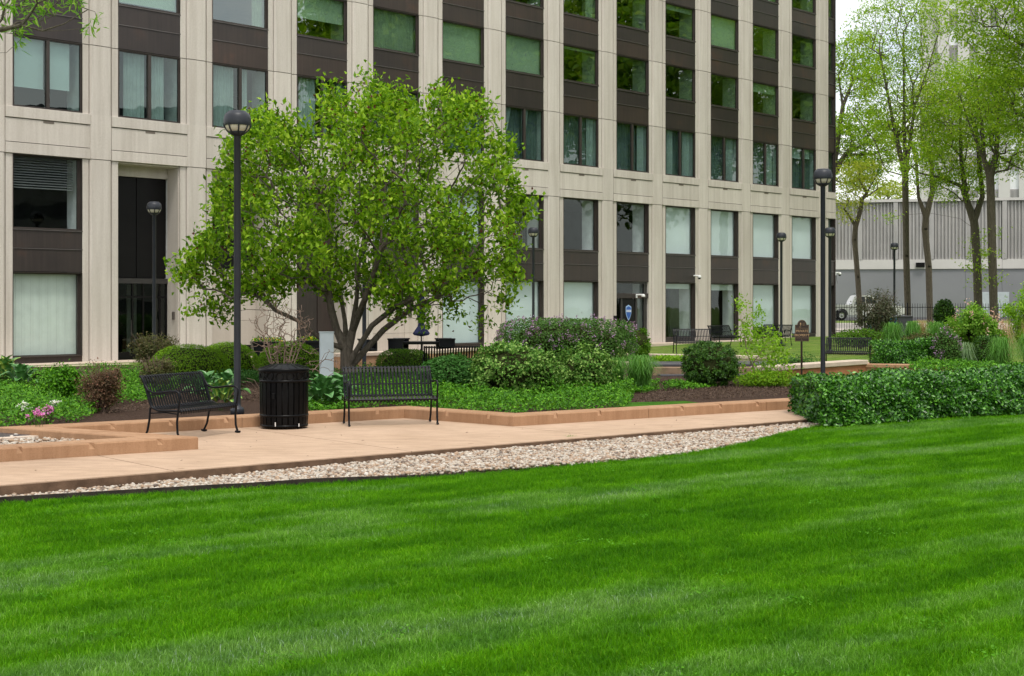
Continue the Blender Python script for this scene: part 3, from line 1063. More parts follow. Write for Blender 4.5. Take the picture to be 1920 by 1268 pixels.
# hidden body: floors, back of the rooms, ends
x_l, x_r = NB0 * S - 1.1, 13 * S + 0.60
for k, (za, zb) in enumerate(((2.76, 3.93), (6.17, 7.47), (9.61, 10.89), (12.46, 13.64), (15.21, 16.39), (17.96, TOPZ - 0.02))):
    if k == 0:
        for (xa_, xb_) in ((x_l, S - 0.01), (4 * S - 0.5, x_r)): MB().box(xa_, xb_, 0.122, 6.0, za, zb).build('floor_slab', M['slab'], bld)
        MB().box(S - 0.01, 4 * S - 0.5, 1.0, 6.0, za, zb).build('floor_slab', M['slab'], bld)
    else: MB().box(x_l, x_r, 0.122, 6.0, za, zb).build('floor_slab', M['slab'], bld)
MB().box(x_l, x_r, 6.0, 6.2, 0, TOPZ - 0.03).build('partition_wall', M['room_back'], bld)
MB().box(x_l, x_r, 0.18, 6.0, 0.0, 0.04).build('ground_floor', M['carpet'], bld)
MB().box(x_r + 0.02, x_r + 0.05, 0.0, 14, 0, TOPZ).build('end_wall', M['concrete'], bld)
MB().box(x_r - 0.02, x_r + 0.04, -0.01, 0.12, 0, 6.14).build('corner_post', M['bronze'], bld)
MB().box(x_r - 0.02, x_r + 0.04, -0.01, 0.12, 7.51, TOPZ - 0.01).build('corner_post', M['bronze'], bld)
MB().box(x_l - 0.05, x_l, 0.1, 14, 0, TOPZ).build('end_wall', M['concrete'], bld)
MB().box(x_l, x_r, -0.03, 14, TOPZ, TOPZ + 0.35).build('parapet', M['concrete'], bld)
# some rooms have lighter partitions close behind the glass
for (r, i, xa, xb) in ((1, 7, 0.95, 1.45), (0, 10, 0.0, 1.3), (0, 9, 1.6, 2.2), (2, 10, 1.3, 2.2), (2, 0, 0.0, 0.9)):
    za, zb = ROWS[r][0], ROWS[r][1]
    MB().box(i * S + xa, i * S + xb, 2.4, 2.5, za, zb + 0.02).build('office_partition', M['slab'], bld)

# entrance portal bays
for i in (1, 2, 3):
    x = i * S
    D = 0.74
    MB().box(x - 0.01, x + 0.024, 0.128, D, 0, 6.13).build('portal_cheek', M['concrete'], bld)
    MB().box(x + W - 0.024, x + W + 0.01, 0.128, D, 0, 6.13).build('portal_cheek', M['concrete'], bld)
    MB().box(x + 0.024, x + W - 0.024, 0.122, D, 6.10, 6.145).build('portal_soffit', M['concrete'], bld)
    MB().box(x + 0.024, x + W - 0.024, D - 0.02, D + 0.1, 5.78, 6.10).build('portal_lintel', M['concrete'], bld)
    if i == 1:
        for k in range(4):
            a = x + 0.03 + k * (W - 0.06) / 4
            MB().box(a + 0.006, a + (W - 0.06) / 4 - 0.006, D + 0.06 + 0.02 * (k % 2), D + 0.14, 2.62, 5.78).build('portal_panel', M['black'], bld)
        MB().box(x + 0.024, x + W - 0.024, D - 0.02, D + 0.12, 2.44, 2.60).build('door_header', M['frame'], bld)
        dr = MB()
        xs_ = [x + 0.03, x + 0.92, x + 1.30, x + 1.90, x + W - 0.07]
        for a in xs_: dr.box(a, a + 0.05, D + 0.02, D + 0.10, 0.02, 2.44)
        dr.box(x + 0.03, x + W - 0.03, D + 0.03, D + 0.09, 1.98, 2.05); dr.box(x + 0.03, x + W - 0.03, D + 0.03, D + 0.09, 0.02, 0.30)
        d_o = dr.build('entrance_door', M['black'], bld)
        for a, b in zip(xs_[:-1], xs_[1:]):
            MB().box(a + 0.05, b, D + 0.05, D + 0.06, 0.30, 1.98).build('pane', M['glass_dark'], d_o)
            MB().box(a + 0.05, b, D + 0.05, D + 0.06, 2.05, 2.44).build('pane', M['glass_dark'], d_o)
        MB().tube([(x + 0.86, D - 0.03, 0.8), (x + 0.86, D - 0.03, 1.3)], 0.015).build('door_handle', M['frame'], d_o)
        MB().box(x + 0.1, x + 0.55, D + 1.6, D + 1.65, 0.05, 2.44).build('added_pale_panel', M['stone_infill'], bld)  # pale panel added behind the glass to imitate the door's pale reflection
        MB().box(x + 1.45, x + 1.8, D + 1.2, D + 1.25, 0.05, 2.44).build('added_pale_panel', M['white_wall'], bld)  # added pale panel that makes this strip of glass look lighter
    elif i == 2:
        MB().box(x + 0.024, x + W - 0.024, D + 0.05, D + 0.12, 2.95, 5.78).build('portal_panel', M['black'], bld)
        for (za, zb) in ((0.42, 1.24), (1.25, 2.08), (2.09, 2.94)):
            MB().box(x + 0.024, x + W - 0.024, D - 0.05, D + 0.10, za, zb, 0.006).build('stone_panel', M['stone_infill'], bld)
        MB().box(x + 0.024, x + W - 0.024, D - 0.03, D + 0.1, 0.0, 0.41).build('portal_base', M['black'], bld)
    else:
        for k in range(3):
            a = x + 0.03 + k * (W - 0.06) / 3
            MB().box(a + 0.006, a + (W - 0.06) / 3 - 0.006, D + 0.02 + 0.03 * (k % 2), D + 0.12, 0.0, 5.78).build('portal_panel', M['bronze'], bld)
# stone infill in the bay beside the terrace
x = 4 * S
for (xa, xb, za, zb) in ((0.004, 1.55, 0.0, 0.72), (0.004, 1.55, 0.73, 1.72), (0.004, 1.55, 1.73, 2.72), (1.56, W - 0.004, 0.0, 0.72), (1.56, W - 0.004, 0.73, 1.72), (1.56, W - 0.004, 1.73, 2.72)):
    MB().box(x + xa, x + xb, 0.10, 0.2, za, zb, 0.005).build('stone_panel', M['stone_infill'], bld)
# side entrance with shield sign
x = 8 * S
MB().box(x + 0.003, x + W - 0.003, 0.05, 0.18, 2.02, 2.24, 0.006).build('door_header', M['bronze'], bld)
fr = MB()
fr.box(x + 0.003, x + 0.08, 0.14, 0.24, 2.24, 2.72); fr.box(x + W - 0.20, x + W - 0.003, 0.14, 0.24, 0.0, 2.72); fr.box(x + 0.08, x + W - 0.2, 0.14, 0.24, 2.66, 2.725)
fr.box(x + 0.003, x + 0.08, 0.14, 0.24, 0.0, 2.02); fr.box(x + 0.42, x + 0.52, 0.14, 0.24, 0, 2.02); fr.box(x + 1.42, x + 1.54, 0.14, 0.24, 0, 2.02)
fo = fr.build('door_frame', M['frame'], bld)
MB().box(x + 0.08, x + W - 0.2, 0.19, 0.20, 2.24, 2.66).build('pane', M['glass'], fo)
MB().box(x + 0.08, x + 0.42, 0.19, 0.20, 0.0, 2.02).build('pane', M['glass_dark'], fo)
MB().box(x + 1.54, x + W - 0.2, 0.19, 0.20, 0.0, 2.02).build('pane', M['glass'], fo)
dleaf = MB().box(x + 0.53, x + 1.41, 0.17, 0.22, 0.02, 2.0, 0.006).build('door', M['black'], bld)
MB().tube([(x + 0.60, 0.12, 0.85), (x + 0.60, 0.12, 1.15)], 0.014).build('door_handle', M['ledge'], dleaf)

M['shield_blue'] = plain('shield_blue', (0.03, 0.11, 0.42), 0.4)
M['shield_rim'] = plain('shield_rim', (0.33, 0.48, 0.72), 0.4)
M['shield_white'] = plain('shield_white', (0.8, 0.82, 0.85), 0.4)


def shield_poly(s, cx, cz):
    pts = [(0, 0.5), (0.27, 0.38), (0.27, 0.0), (0.22, -0.18), (0.12, -0.36), (0, -0.5), (-0.12, -0.36), (-0.22, -0.18), (-0.27, 0.0), (-0.27, 0.38)]
    return [(cx + px_ * s, cz + pz * s) for px_, pz in pts][::-1]


sx, sz = x + 0.95, 1.40
shield = MB().prism_y(shield_poly(0.68, sx, sz), 0.150, 0.165).build('shield_sign', M['shield_rim'], bld)
MB().prism_y(shield_poly(0.56, sx, sz), 0.144, 0.152).build('shield_face', M['shield_blue'], shield)
MB().box(sx - 0.15, sx + 0.15, 0.138, 0.146, sz + 0.03, sz + 0.12).build('shield_band', M['shield_white'], shield)
fc = MB()
for k in range(5): fc.box(sx - 0.12 + k * 0.05, sx - 0.09 + k * 0.05, 0.135, 0.139, sz + 0.055, sz + 0.095)
fc.build('lettering', M['shield_blue'], shield)

# wall boxes and cameras
MB().box(4 * S + 1.72, 4 * S + 1.87, 0.04, 0.1, 1.36, 1.66, 0.01).build('wall_box', M['box_grey'], bld)
MB().box(S + W - 0.07, S + W - 0.024, 0.30, 0.42, 1.30, 1.55, 0.01).build('wall_box', M['box_grey'], bld)
MB().box(8 * S - 0.20, 8 * S - 0.06, -0.03, 0.05, 1.05, 1.28, 0.01).build('wall_box', M['black'], bld)


def sec_camera(loc, label, rz=0.0, arm=True):
    e = empty('security_camera', loc, rz, label, 'camera', 'security cameras on the office block')
    MB().box(-0.05, 0.05, 0.0, 0.05, -0.09, 0.09, 0.012).build('mount', M['white_plastic'], e)
    MB().tube([(0, 0, 0.05), (0, -0.12, 0.06), (0.10, -0.22, 0.05)], 0.032).build('arm', M['white_plastic'], e)
    MB().lathe([(0.0, 0.10), (0.06, 0.085), (0.085, 0.03), (0.085, -0.02), (0.07, -0.03)], 14, (0.12, -0.24, -0.01)).build('housing', M['white_plastic'], e)
    MB().lathe([(0.07, -0.03), (0.06, -0.07), (0.03, -0.095), (0.0, -0.10)], 14, (0.12, -0.24, -0.01)).build('dome', M['black'], e)
    return e


def bworld(lx, ly, lz):
    c, s_ = cos(BANG), sin(BANG)
    return (BX + lx * c - ly * s_, Z0 + lx * s_ + ly * c, lz)


sec_camera(bworld(8 * S + 1.35, 0.0, 2.12), 'small white security camera on the header of the shield door', BANG)
sec_camera(bworld(9.61 * S, 0.04, 3.0), 'small white security camera on the pilaster right of the half-open blind window', BANG)
c3 = sec_camera(bworld(13 * S + 0.68, 0.0, 3.32), 'white dome security camera with hanging cable at the far corner of the office block', BANG + radians(50))
MB().tube([(0.02, -0.02, -0.05), (0.04, -0.05, -0.3), (-0.02, -0.06, -0.45), (-0.16, -0.03, -0.5)], 0.008, 6).build('cable', M['black'], c3)


# ================================================================== STREET FURNITURE
def copy_tree(src, loc, rz, label):
    r = src.copy(); col.objects.link(r)
    r.location = loc; r.rotation_euler = (0, 0, rz); r['label'] = label
    for ch in src.children:
        c = ch.copy(); col.objects.link(c); c.parent = r
        for g in ch.children:
            d = g.copy(); col.objects.link(d); d.parent = c
    return r


# --- strap benches
BLEN = 1.34
SLAT = [(-0.36, 0.845), (-0.33, 0.862), (-0.295, 0.845), (-0.26, 0.78), (-0.205, 0.64), (-0.165, 0.52), (-0.14, 0.455), (-0.09, 0.425), (0.0, 0.415), (0.14, 0.42),
        (0.25, 0.435), (0.305, 0.43), (0.335, 0.395), (0.325, 0.355)]


def make_bench(loc, rz, label):
    e = empty('park_bench', loc, rz, label, 'bench', 'black steel strap benches')
    hl = BLEN / 2
    n = 24
    me_ = MB().strip(SLAT, -0.0155, 0.0155, 0.006).mesh('slat', M['iron'])
    for k in range(n):
        link('slat', me_, e, (-hl + 0.04 + (BLEN - 0.08) * k / (n - 1), 0, 0))
    rail = lambda y, z, r: MB().tube([(-hl, y, z), (hl, y, z)], r, 8)
    rail(-0.315, 0.838, 0.014).build('top_rail', M['iron'], e)
    rail(-0.135, 0.432, 0.014).build('seat_rail', M['iron'], e)
    rail(0.31, 0.392, 0.018).build('front_rail', M['iron'], e)
    rail(-0.20, 0.60, 0.011).build('back_rail', M['iron'], e)
    side = MB().tube([(0, y, z - 0.008) for y, z in SLAT[1:6]] + [(0, -0.13, 0.44), (0, -0.02, 0.395), (0, 0.30, 0.40)], 0.016, 8).mesh('side_rail', M['iron'])
    arm = MB().tube([(0, -0.255, 0.755), (0, -0.19, 0.665), (0, -0.10, 0.632), (0, 0.02, 0.640), (0, 0.16, 0.660), (0, 0.27, 0.662), (0, 0.325, 0.635), (0, 0.332, 0.585),
                     (0, 0.318, 0.50), (0, 0.305, 0.41)], 0.0145, 8).mesh('armrest', M['iron'])
    fl = MB().tube([(0, 0.305, 0.41), (0, 0.285, 0.26), (0, 0.292, 0.11), (0, 0.325, 0.02)], 0.0155, 8)
    fl.tube([(0, 0.285, 0.022), (0, 0.325, 0.014), (0, 0.365, 0.022)], 0.016, 8)
    fl = fl.mesh('leg', M['iron'])
    rl = MB().tube([(0, -0.15, 0.44), (0, -0.165, 0.28), (0, -0.20, 0.12), (0, -0.255, 0.02)], 0.0155, 8)
    rl.tube([(0, -0.21, 0.022), (0, -0.25, 0.014), (0, -0.29, 0.022)], 0.016, 8)
    rl = rl.mesh('leg', M['iron'])
    st = MB().tube([(0, -0.165, 0.36), (0, 0.10, 0.375), (0, 0.295, 0.36)], 0.010, 6).mesh('stretcher', M['iron'])
    for sgn in (-1, 1):
        for nm, m_ in (('side_rail', side), ('armrest', arm), ('leg', fl), ('leg', rl), ('stretcher', st)):
            link(nm, m_, e, (sgn * hl, 0, 0))
    return e


def bench_pose(rl, rr):
    """rear foot positions seen from the front, left then right -> location, rotation"""
    a = atan2(rr[1] - rl[1], rr[0] - rl[0])
    mid = ((rl[0] + rr[0]) / 2, (rl[1] + rr[1]) / 2)
    f = (sin(a), -cos(a))
    return (mid[0] + f[0] * 0.23, mid[1] + f[1] * 0.23, 0.0), a + pi


pl_, rz_ = bench_pose((-4.92, 19.15), (-4.40, 20.34))
bench = make_bench(pl_, rz_, 'black strap bench left of the litter bin, turned side-on behind the front kerb')
pb, rb = bench_pose((-2.577, 21.68), (-1.25, 22.03))
copy_tree(bench, pb, rb, 'black strap bench facing the camera right of the litter bin')
copy_tree(bench, (at(1300, 640, 50).x, 50, 0.05), pi + 0.10, 'far black bench whose right half is hidden by the round clipped shrub')
copy_tree(bench, (at(1358, 640, 57).x, 57, 0.06), pi + 0.75, 'dark far bench seen just above the round clipped shrub by the building')
copy_tree(bench, (at(1452, 640, 59).x, 59, 0.06), pi - 0.7, 'far bench behind the lime sapling left of the private property sign')
copy_tree(bench, (at(1590, 676, 44).x, 44, -0.11), pi - 0.30, 'black bench on the terrace behind the big hedge, right of the tall lamp')
copy_tree(bench, (at(856, 660, 29.2).x, 29.2, 0.10), 0.10, 'bench half buried in greenery, only its top rail showing under the folded umbrella')

# --- litter bin
bx, by = -3.36, 20.97
can = empty('litter_bin', (bx, by, 0), 0.2, 'round black slatted litter bin with shallow conical lid between the two front benches', 'litter bin')
MB().lathe([(0.0, 0.03), (0.315, 0.03), (0.315, 0.80), (0.0, 0.80)], 28).build('liner', M['black'], can)
n = 26
me_ = MB().strip([(0.338, 0.03), (0.345, 0.12), (0.35, 0.4), (0.352, 0.70), (0.355, 0.72)], -0.034, 0.034, 0.008).mesh('slat', M['iron_can'])
for k in range(n): link('slat', me_, can, None, (0, 0, 2 * pi * k / n))
for z_, r_ in ((0.045, 0.352), (0.195, 0.358), (0.70, 0.365), (0.845, 0.366)):
    MB().lathe([(r_ - 0.02, -0.016), (r_, -0.016), (r_, 0.016), (r_ - 0.02, 0.016), (r_ - 0.02, -0.016)], 32, (0, 0, z_)).build('hoop', M['iron_can'], can)
rg = MB()
a_ = [(0.0, 0.058 * cos(t), 0.058 * sin(t)) for t in np.linspace(0, 2 * pi, 17)]
ring_me = MB().tube([(0.355, y, z) for _, y, z in a_], 0.008, 6, cap=False).mesh('ring', M['iron_can'])
for k in range(14): link('ring', ring_me, can, (0, 0, 0.773), (0, 0, 2 * pi * k / 14))
MB().lathe([(0.345, 0.70), (0.345, 0.85)], 32).build('upper_band', M['black'], can)
lid = MB().lathe([(0.375, 0.855), (0.378, 0.875), (0.36, 0.885), (0.20, 0.935), (0.185, 0.94), (0.15, 0.935), (0.14, 0.90)], 36).build('lid', M['iron_can'], can)
for k in range(18):
    a = 2 * pi * k / 18
    MB().tube([(0.355 * cos(a), 0.355 * sin(a), 0.888), (0.20 * cos(a), 0.20 * sin(a), 0.937)], 0.005, 5).build('rib', M['iron_can'], lid)
MB().box(-0.19, -0.15, -0.335, -0.31, 0.45, 0.53, 0.004).build('latch', M['iron_can'], can, (0, -0.03, 0))
MB().tube([(-0.14, -0.345, 0.05), (-0.14, -0.348, 0.11)], 0.008, 6).build('hinge_pin', M['white_plastic'], can)
MB().tube([(0.20, -0.315, 0.04), (0.20, -0.318, 0.085)], 0.008, 6).build('hinge_pin', M['white_plastic'], can)


# --- globe lamps
def make_lamp(loc, hgt, label):
    e = empty('lamp_post', loc, 0.3, label, 'lamp post', 'globe lamp posts')
    zc = hgt - 0.195
    MB().lathe([(0.0, 0), (0.105, 0), (0.105, 0.10), (0.09, 0.125), (0.056, 0.14), (0.053, 0.2), (0.053, zc - 0.20), (0.06, zc - 0.19)], 16).build('pole', M['lamp_paint'], e)
    R = 0.21
    dome = MB().lathe([(R * 0.955, -0.062), (R * 0.985, -0.045), (R, 0.0), (R * 0.985, 0.045), (R * 0.93, 0.095), (R * 0.80, 0.135), (R * 0.70, 0.142), (R * 0.69, 0.150), (R * 0.60, 0.164), (R * 0.3, 0.170), (0.0, 0.171)], 28,
                      (0, 0, zc)).build('dome', M['lamp_paint'], e)
    MB().lathe([(0.0, -0.18), (R * 0.52, -0.165), (R * 0.76, -0.13), (R * 0.88, -0.08), (R * 0.90, -0.04)], 24, (0, 0, zc)).build('lens', M['lens'], e)
    rib = MB().tube([(R * cos(t), 0, R * sin(t)) for t in np.linspace(-0.12, -1.2, 7)], 0.012, 6).mesh('rib', M['lamp_paint'])
    for k in range(8): link('rib', rib, e, (0, 0, zc), (0, 0, 2 * pi * k / 8))
    MB().lathe([(0.05, -0.222), (R * 0.45, -0.198), (R * 0.66, -0.162), (R * 0.60, -0.150)], 20, (0, 0, zc)).build('cup', M['lamp_paint'], e)
    return e


lamp = make_lamp((at(445, 772, 21.75).x, 21.75, 0.115), 4.69, 'tall dark globe lamp standing between the left bench and the magnolia')
for (px_, Y_, zb_, lb) in ((289, 40.6, 0.06, 'globe lamp in front of the black entrance portal on the left'),
                           (1000, 54.6, 0.06, 'small globe lamp just right of the magnolia, rising behind the lilac'),
                           (1543, 31.2, 0.115, 'tall globe lamp rising behind the left end of the big hedge'),
                           (1556, 52.5, -0.05, 'globe lamp half hidden behind the tall hedge lamp at the building corner'),
                           (1465, 58.6, 0.06, 'slim globe lamp left of the private property sign'),
                           (1677, 72.0, 0.2, 'farthest globe lamp before the grey podium wall'),
                           (683, 36.0, 0.06, 'lamp post with its globe hidden in the magnolia crown')):
    copy_tree(lamp, (at(px_, 600, Y_).x, Y_, zb_), 0.3, lb)

# --- private property sign
sY = 30.8
sx_ = at(1503, 700, sY).x
sg = empty('property_sign', (sx_, sY, 0.1), 0.0, 'small dark brown arched sign reading PRIVATE PROPERTY on a thin post', 'sign')
M['sign_brown'] = plain('dark_brown_sign', (0.028, 0.016, 0.010), 0.4)
M['gold'] = plain('gold_paint', (0.42, 0.27, 0.14), 0.5)
MB().tube([(0, 0, -0.1), (0, 0, 0.92)], 0.022, 8).build('post', M['sign_brown'], sg)
zt0, zt1, zt2 = 0.905, 1.265, 1.372
arch = [(-0.15, zt0), (0.15, zt0), (0.15, zt1), (0.105, zt1)] + [(0.10 * cos(t), zt1 + 0.105 * sin(t)) for t in np.linspace(0.05, pi - 0.05, 11)] + [(-0.105, zt1), (-0.15, zt1)]
brd = MB().prism_y(arch, -0.045, -0.022).build('board', M['sign_brown'], sg)
ol = MB()
oc = [(-0.142, zt0 + 0.008), (0.142, zt0 + 0.008), (0.142, zt1 - 0.008), (0.10, zt1 - 0.004)] + [(0.094 * cos(t), zt1 + 0.097 * sin(t)) for t in np.linspace(0.05, pi - 0.05, 11)] + [(-0.10, zt1 - 0.004), (-0.142, zt1 - 0.008), (-0.142, zt0 + 0.008)]
ol.tube([(x_, -0.046, z_) for x_, z_ in oc], 0.0016, 4, cap=False)
ol.build('border', M['gold'], sg)
MB().box(-0.135, 0.135, -0.049, -0.045, 1.188, 1.191).build('rule', M['gold'], sg)
MB().box(-0.135, 0.135, -0.049, -0.045, 0.978, 0.981).build('rule', M['gold'], sg)


def text(body, size, loc, parent, mat, rot=(radians(90), 0, 0)):
    c = bpy.data.curves.new('lettering', 'FONT')
    c.body = body; c.size = size; c.align_x = 'CENTER'; c.extrude = 0.0015
    c.offset = 0.0006
    c.materials.append(mat)
    t_ = bpy.data.objects.new('lettering_curve', c)
    col.objects.link(t_)
    dg = bpy.context.evaluated_depsgraph_get()
    me_ = bpy.data.meshes.new_from_object(t_.evaluated_get(dg))
    bpy.data.objects.remove(t_)
    me_.name = 'lettering'
    if not me_.materials: me_.materials.append(mat)
    return link('lettering', me_, parent, loc, rot)


text('PRIVATE', 0.072, (0, -0.048, 1.105), sg, M['gold'])
text('PROPERTY', 0.068, (0, -0.048, 1.015), sg, M['gold'])
em = MB()
em.lathe([(0, 0.035), (0.010, 0.025), (0.014, 0), (0.010, -0.03), (0, -0.036)], 10, (-0.032, -0.047, 1.275))
for k in range(3): em.box(0.010, 0.060, -0.05, -0.046, 1.250 + k * 0.024, 1.254 + k * 0.024)
em.box(-0.06, -0.02, -0.05, -0.046, 1.212, 1.220)
em.build('emblem', M['gold'], sg)
MB().lathe([(0, 0.006), (0.008, 0), (0, -0.006)], 8, (0, -0.047, 0.935)).build('screw', M['gold'], sg)
MB().lathe([(0, 0.006), (0.008, 0), (0, -0.006)], 8, (0, -0.047, 1.345)).build('screw', M['gold'], sg)

# --- pale slab standing by the magnolia
M['pale_blue'] = plain('pale_blue_paint', (0.60, 0.66, 0.69), 0.55, var=0.08)
p_ = at(612, 700, 28.6)
sl = empty('utility_pillar', (p_.x, 28.6, 0.11), 0.25, 'pale blue-grey upright slab leaning beside the magnolia trunk', 'pillar')
MB().prism_x([(-0.07, 0), (0.07, 0), (0.10, 1.13), (-0.04, 1.13)], -0.13, 0.14).build('panel', M['pale_blue'], sl)
MB().box(-0.145, 0.155, -0.055, 0.115, 1.13, 1.15, 0.006).build('cap', M['pale_blue'], sl)

# --- terrace table with folded umbrella and tub chairs
M['navy'] = plain('navy_canvas', (0.012, 0.016, 0.055), 0.85, var=0.3)
tY = 45.5
tx = at(790, 650, tY).x
um = empty('folded_umbrella', (tx, tY, 0.06), 0, 'folded navy umbrella standing in the terrace table under the magnolia', 'umbrella')
MB().tube([(0, 0, 0), (0, 0, 2.6)], 0.022, 8).build('pole', M['iron'], um)
cv = MB()
vs, fs = [], []
pr_ = [(0.02, 2.55), (0.06, 2.3), (0.10, 1.75), (0.115, 1.35), (0.08, 1.12), (0.10, 1.02), (0.23, 0.80), (0.20, 0.74), (0.03, 0.70)]
nn_ = 24
for i in range(nn_):
    a = 2 * pi * i / nn_
    for (r_, z_) in pr_:
        q = 1 + 0.22 * (1 if i % 2 else -1) * (1 if r_ > 0.05 else 0)
        vs.append((r_ * q * cos(a), r_ * q * sin(a), z_))
m_ = len(pr_)
for i in range(nn_):
    j = (i + 1) % nn_
    for k in range(m_ - 1): fs.append((i * m_ + k, j * m_ + k, j * m_ + k + 1, i * m_ + k + 1))
cv.add(vs, fs); cv.build('canopy', M['navy'], um)
MB().lathe([(0.24, 0), (0.24, 0.06), (0.05, 0.09), (0.04, 0.3)], 18).build('base', M['iron'], um)
tb = empty('terrace_table', (tx, tY + 0.05, 0.06), 0.1, 'dark rectangular terrace table round the folded umbrella pole', 'table')
MB().box(-0.85, 0.85, -0.4, 0.4, 0.50, 0.54, 0.008).box(-0.8, 0.8, -0.36, 0.36, 0.45, 0.5).build('table_top', M['iron'], tb)
for a, b in ((-0.78, -0.34), (0.78, -0.34), (-0.78, 0.34), (0.78, 0.34), (0.0, -0.3)):
    MB().box(a - 0.03, a + 0.03, b - 0.03, b + 0.03, 0, 0.45).build('leg', M['iron'], tb)


def tub_chair(px_, Y_, rz, label):
    e = empty('tub_chair', (at(px_, 650, Y_).x, Y_, 0.06), rz, label, 'chair', 'dark tub chairs on the terrace')
    MB().box(-0.24, 0.24, -0.22, 0.24, 0.28, 0.34, 0.01).build('seat', M['iron'], e)
    MB().prism_y([(-0.22, 0.0), (0.22, 0.0), (0.28, 0.62), (-0.28, 0.62)], 0.22, 0.27).build('backrest', M['iron'], e)
    for s_ in (-1, 1):
        MB().prism_x([(-0.22, 0.0), (0.24, 0.0), (0.26, 0.60), (-0.24, 0.60)], s_ * 0.25 - 0.02, s_ * 0.25 + 0.02).build('side', M['iron'], e)
        MB().box(s_ * 0.26 - 0.05, s_ * 0.26 + 0.05, -0.27, 0.28, 0.60, 0.65, 0.01).build('armrest', M['iron'], e)
    return e


tub_chair(748, 45.2, 1.3, 'dark tub chair at the left end of the terrace table')
tub_chair(834, 45.2, -1.3, 'dark tub chair at the right end of the terrace table')
tub_chair(690, 44.5, 0.2, 'lone dark tub chair behind the magnolia trunk')

# --- low walls and kerbs in the middle distance
def low_wall(name, a, b, z0, z1, th, face, cap, label, capz=0.07, over=0.04):
    a, b = Vector(a), Vector(b)
    e = empty(name, (a.x, a.y, z0), atan2(b.y - a.y, b.x - a.x), label, 'wall')
    Ln = (b - a).length
    k = max(1, round(Ln / 1.6))
    for j in range(k):
        xa, xb = Ln * j / k, Ln * (j + 1) / k
        MB().box(xa + 0.003, xb - 0.003, 0, th, 0, z1 - z0 - capz).build('wall_panel', face, e)
        MB().box(xa + 0.003, xb - 0.003, -over, th + over, z1 - z0 - capz, z1 - z0, 0.012).build('coping_stone', cap, e)
    return e


low_wall('low_wall', (5.6, 31.4), (8.75, 35.05), 0.0, 0.43, 0.35, M['brick_red'], M['pale_kerb'], 'low rust-coloured wall with pale coping behind the private property sign', 0.11)
low_wall('low_wall', (8.70, 35.02), (20, 31.4), 0.05, 0.33, 0.35, M['kerb'], M['kerb'], 'low tan-capped wall running right behind the big hedge', 0.09)
w_a, w_b = at(640, 690, 36.5), at(735, 690, 38.0)
low_wall('low_wall', (w_a.x, 36.5), (w_b.x, 38.0), 0.0, 0.54, 0.35, M['kerb'], M['pale_kerb'], 'low peach wall with pale coping behind the magnolia trunk', 0.10)
w_a, w_b = at(815, 660, 41), at(940, 660, 45.5)
low_wall('low_wall', (w_a.x, 41), (w_b.x, 45.5), 0.0, 0.46, 0.35, M['kerb'], M['pale_kerb'], 'pale coped low wall between the terrace chairs and the lilac', 0.10)
ka, kb = P(1172, 668, 0.12), P(1450, 673, 0.12)
low_wall('garden_kerb', (ka.x, ka.y), (kb.x, kb.y), 0.0, 0.20, 0.4, M['pale_kerb'], M['pale_kerb'], 'upper pale kerb in front of the far bench', 0.10)
ka, kb = P(1150, 685, 0.15), P(1430, 689, 0.15)
low_wall('garden_kerb', (ka.x, ka.y), (kb.x, kb.y), 0.0, 0.24, 0.4, M['pale_kerb'], M['pale_kerb'], 'lower pale kerb just behind the round clipped shrub', 0.10)
M['dark_stone'] = plain('dark_stone', (0.045, 0.046, 0.055), 0.35, 0, 0.5, 0.2, 3)
M['pool_stone'] = plain('tan_pool_stone', (0.25, 0.17, 0.11), 0.85, 0, 0.2, 0.25, 3, 0.4)
ba = P(1238, 704, 0.14)
pool = empty('stone_basin', (ba.x, ba.y, 0.10), 0.05, 'low dark stone basin with stepped edge behind the round clipped shrub', 'basin')
MB().box(0, 3.0, 0, 0.5, 0, 0.05, 0.01).build('lower_step', M['dark_stone'], pool)
MB().box(-0.1, 3.0, 0.5, 1.6, 0, 0.20, 0.01).build('basin_wall', M['pool_stone'], pool)
MB().box(-0.15, 3.0, 0.9, 2.3, 0.2, 0.27, 0.015).build('coping', M['dark_stone'], pool)

# dark drain slab in the left pebble bed
ds_ = P(30, 824, 0.05)
dr_o = empty('drain_slab', (ds_.x, ds_.y, 0.03), 0.72, 'flat dark slab edged by a concrete strip in the left pebble bed', 'slab')
MB().box(-2.5, 0.7, 0.10, 0.8, 0, 0.06, 0.006).build('slab', M['dark_stone'], dr_o)
MB().box(-2.5, 0.85, -0.06, 0.08, 0, 0.055, 0.006).build('edge_strip', M['pale_kerb'], dr_o)

# --- steel edging of the lawn
ed = MB()
xs_ = np.linspace(-8, 0.6, 42)
for k in range(len(xs_) - 1):
    xa, xb = xs_[k], xs_[k + 1]
    ya, yb = float(edge_y(xa)), float(edge_y(xb))
    za, zb = -0.030 - 0.075 * smooth(-3.2, 0.3, xa), -0.030 - 0.075 * smooth(-3.2, 0.3, xb)
    vs = [(xa, ya, -0.2), (xb, yb, -0.2), (xb, yb, zb), (xa, ya, za), (xa - 0.006, ya + 0.012, -0.2), (xb - 0.006, yb + 0.012, -0.2), (xb - 0.006, yb + 0.012, zb), (xa - 0.006, ya + 0.012, za)]
    ed.add(vs, [(0, 1, 2, 3), (4, 7, 6, 5), (3, 2, 6, 7)])
prop(ed.build('lawn_edging', M['steel_edge']), 'thin dark steel edging strip between the lawn and the pebbles', 'edging')


# ================================================================== VEGETATION TOOLS
def unit(a):
    return a / np.maximum(np.linalg.norm(a, axis=1, keepdims=True), 1e-9)


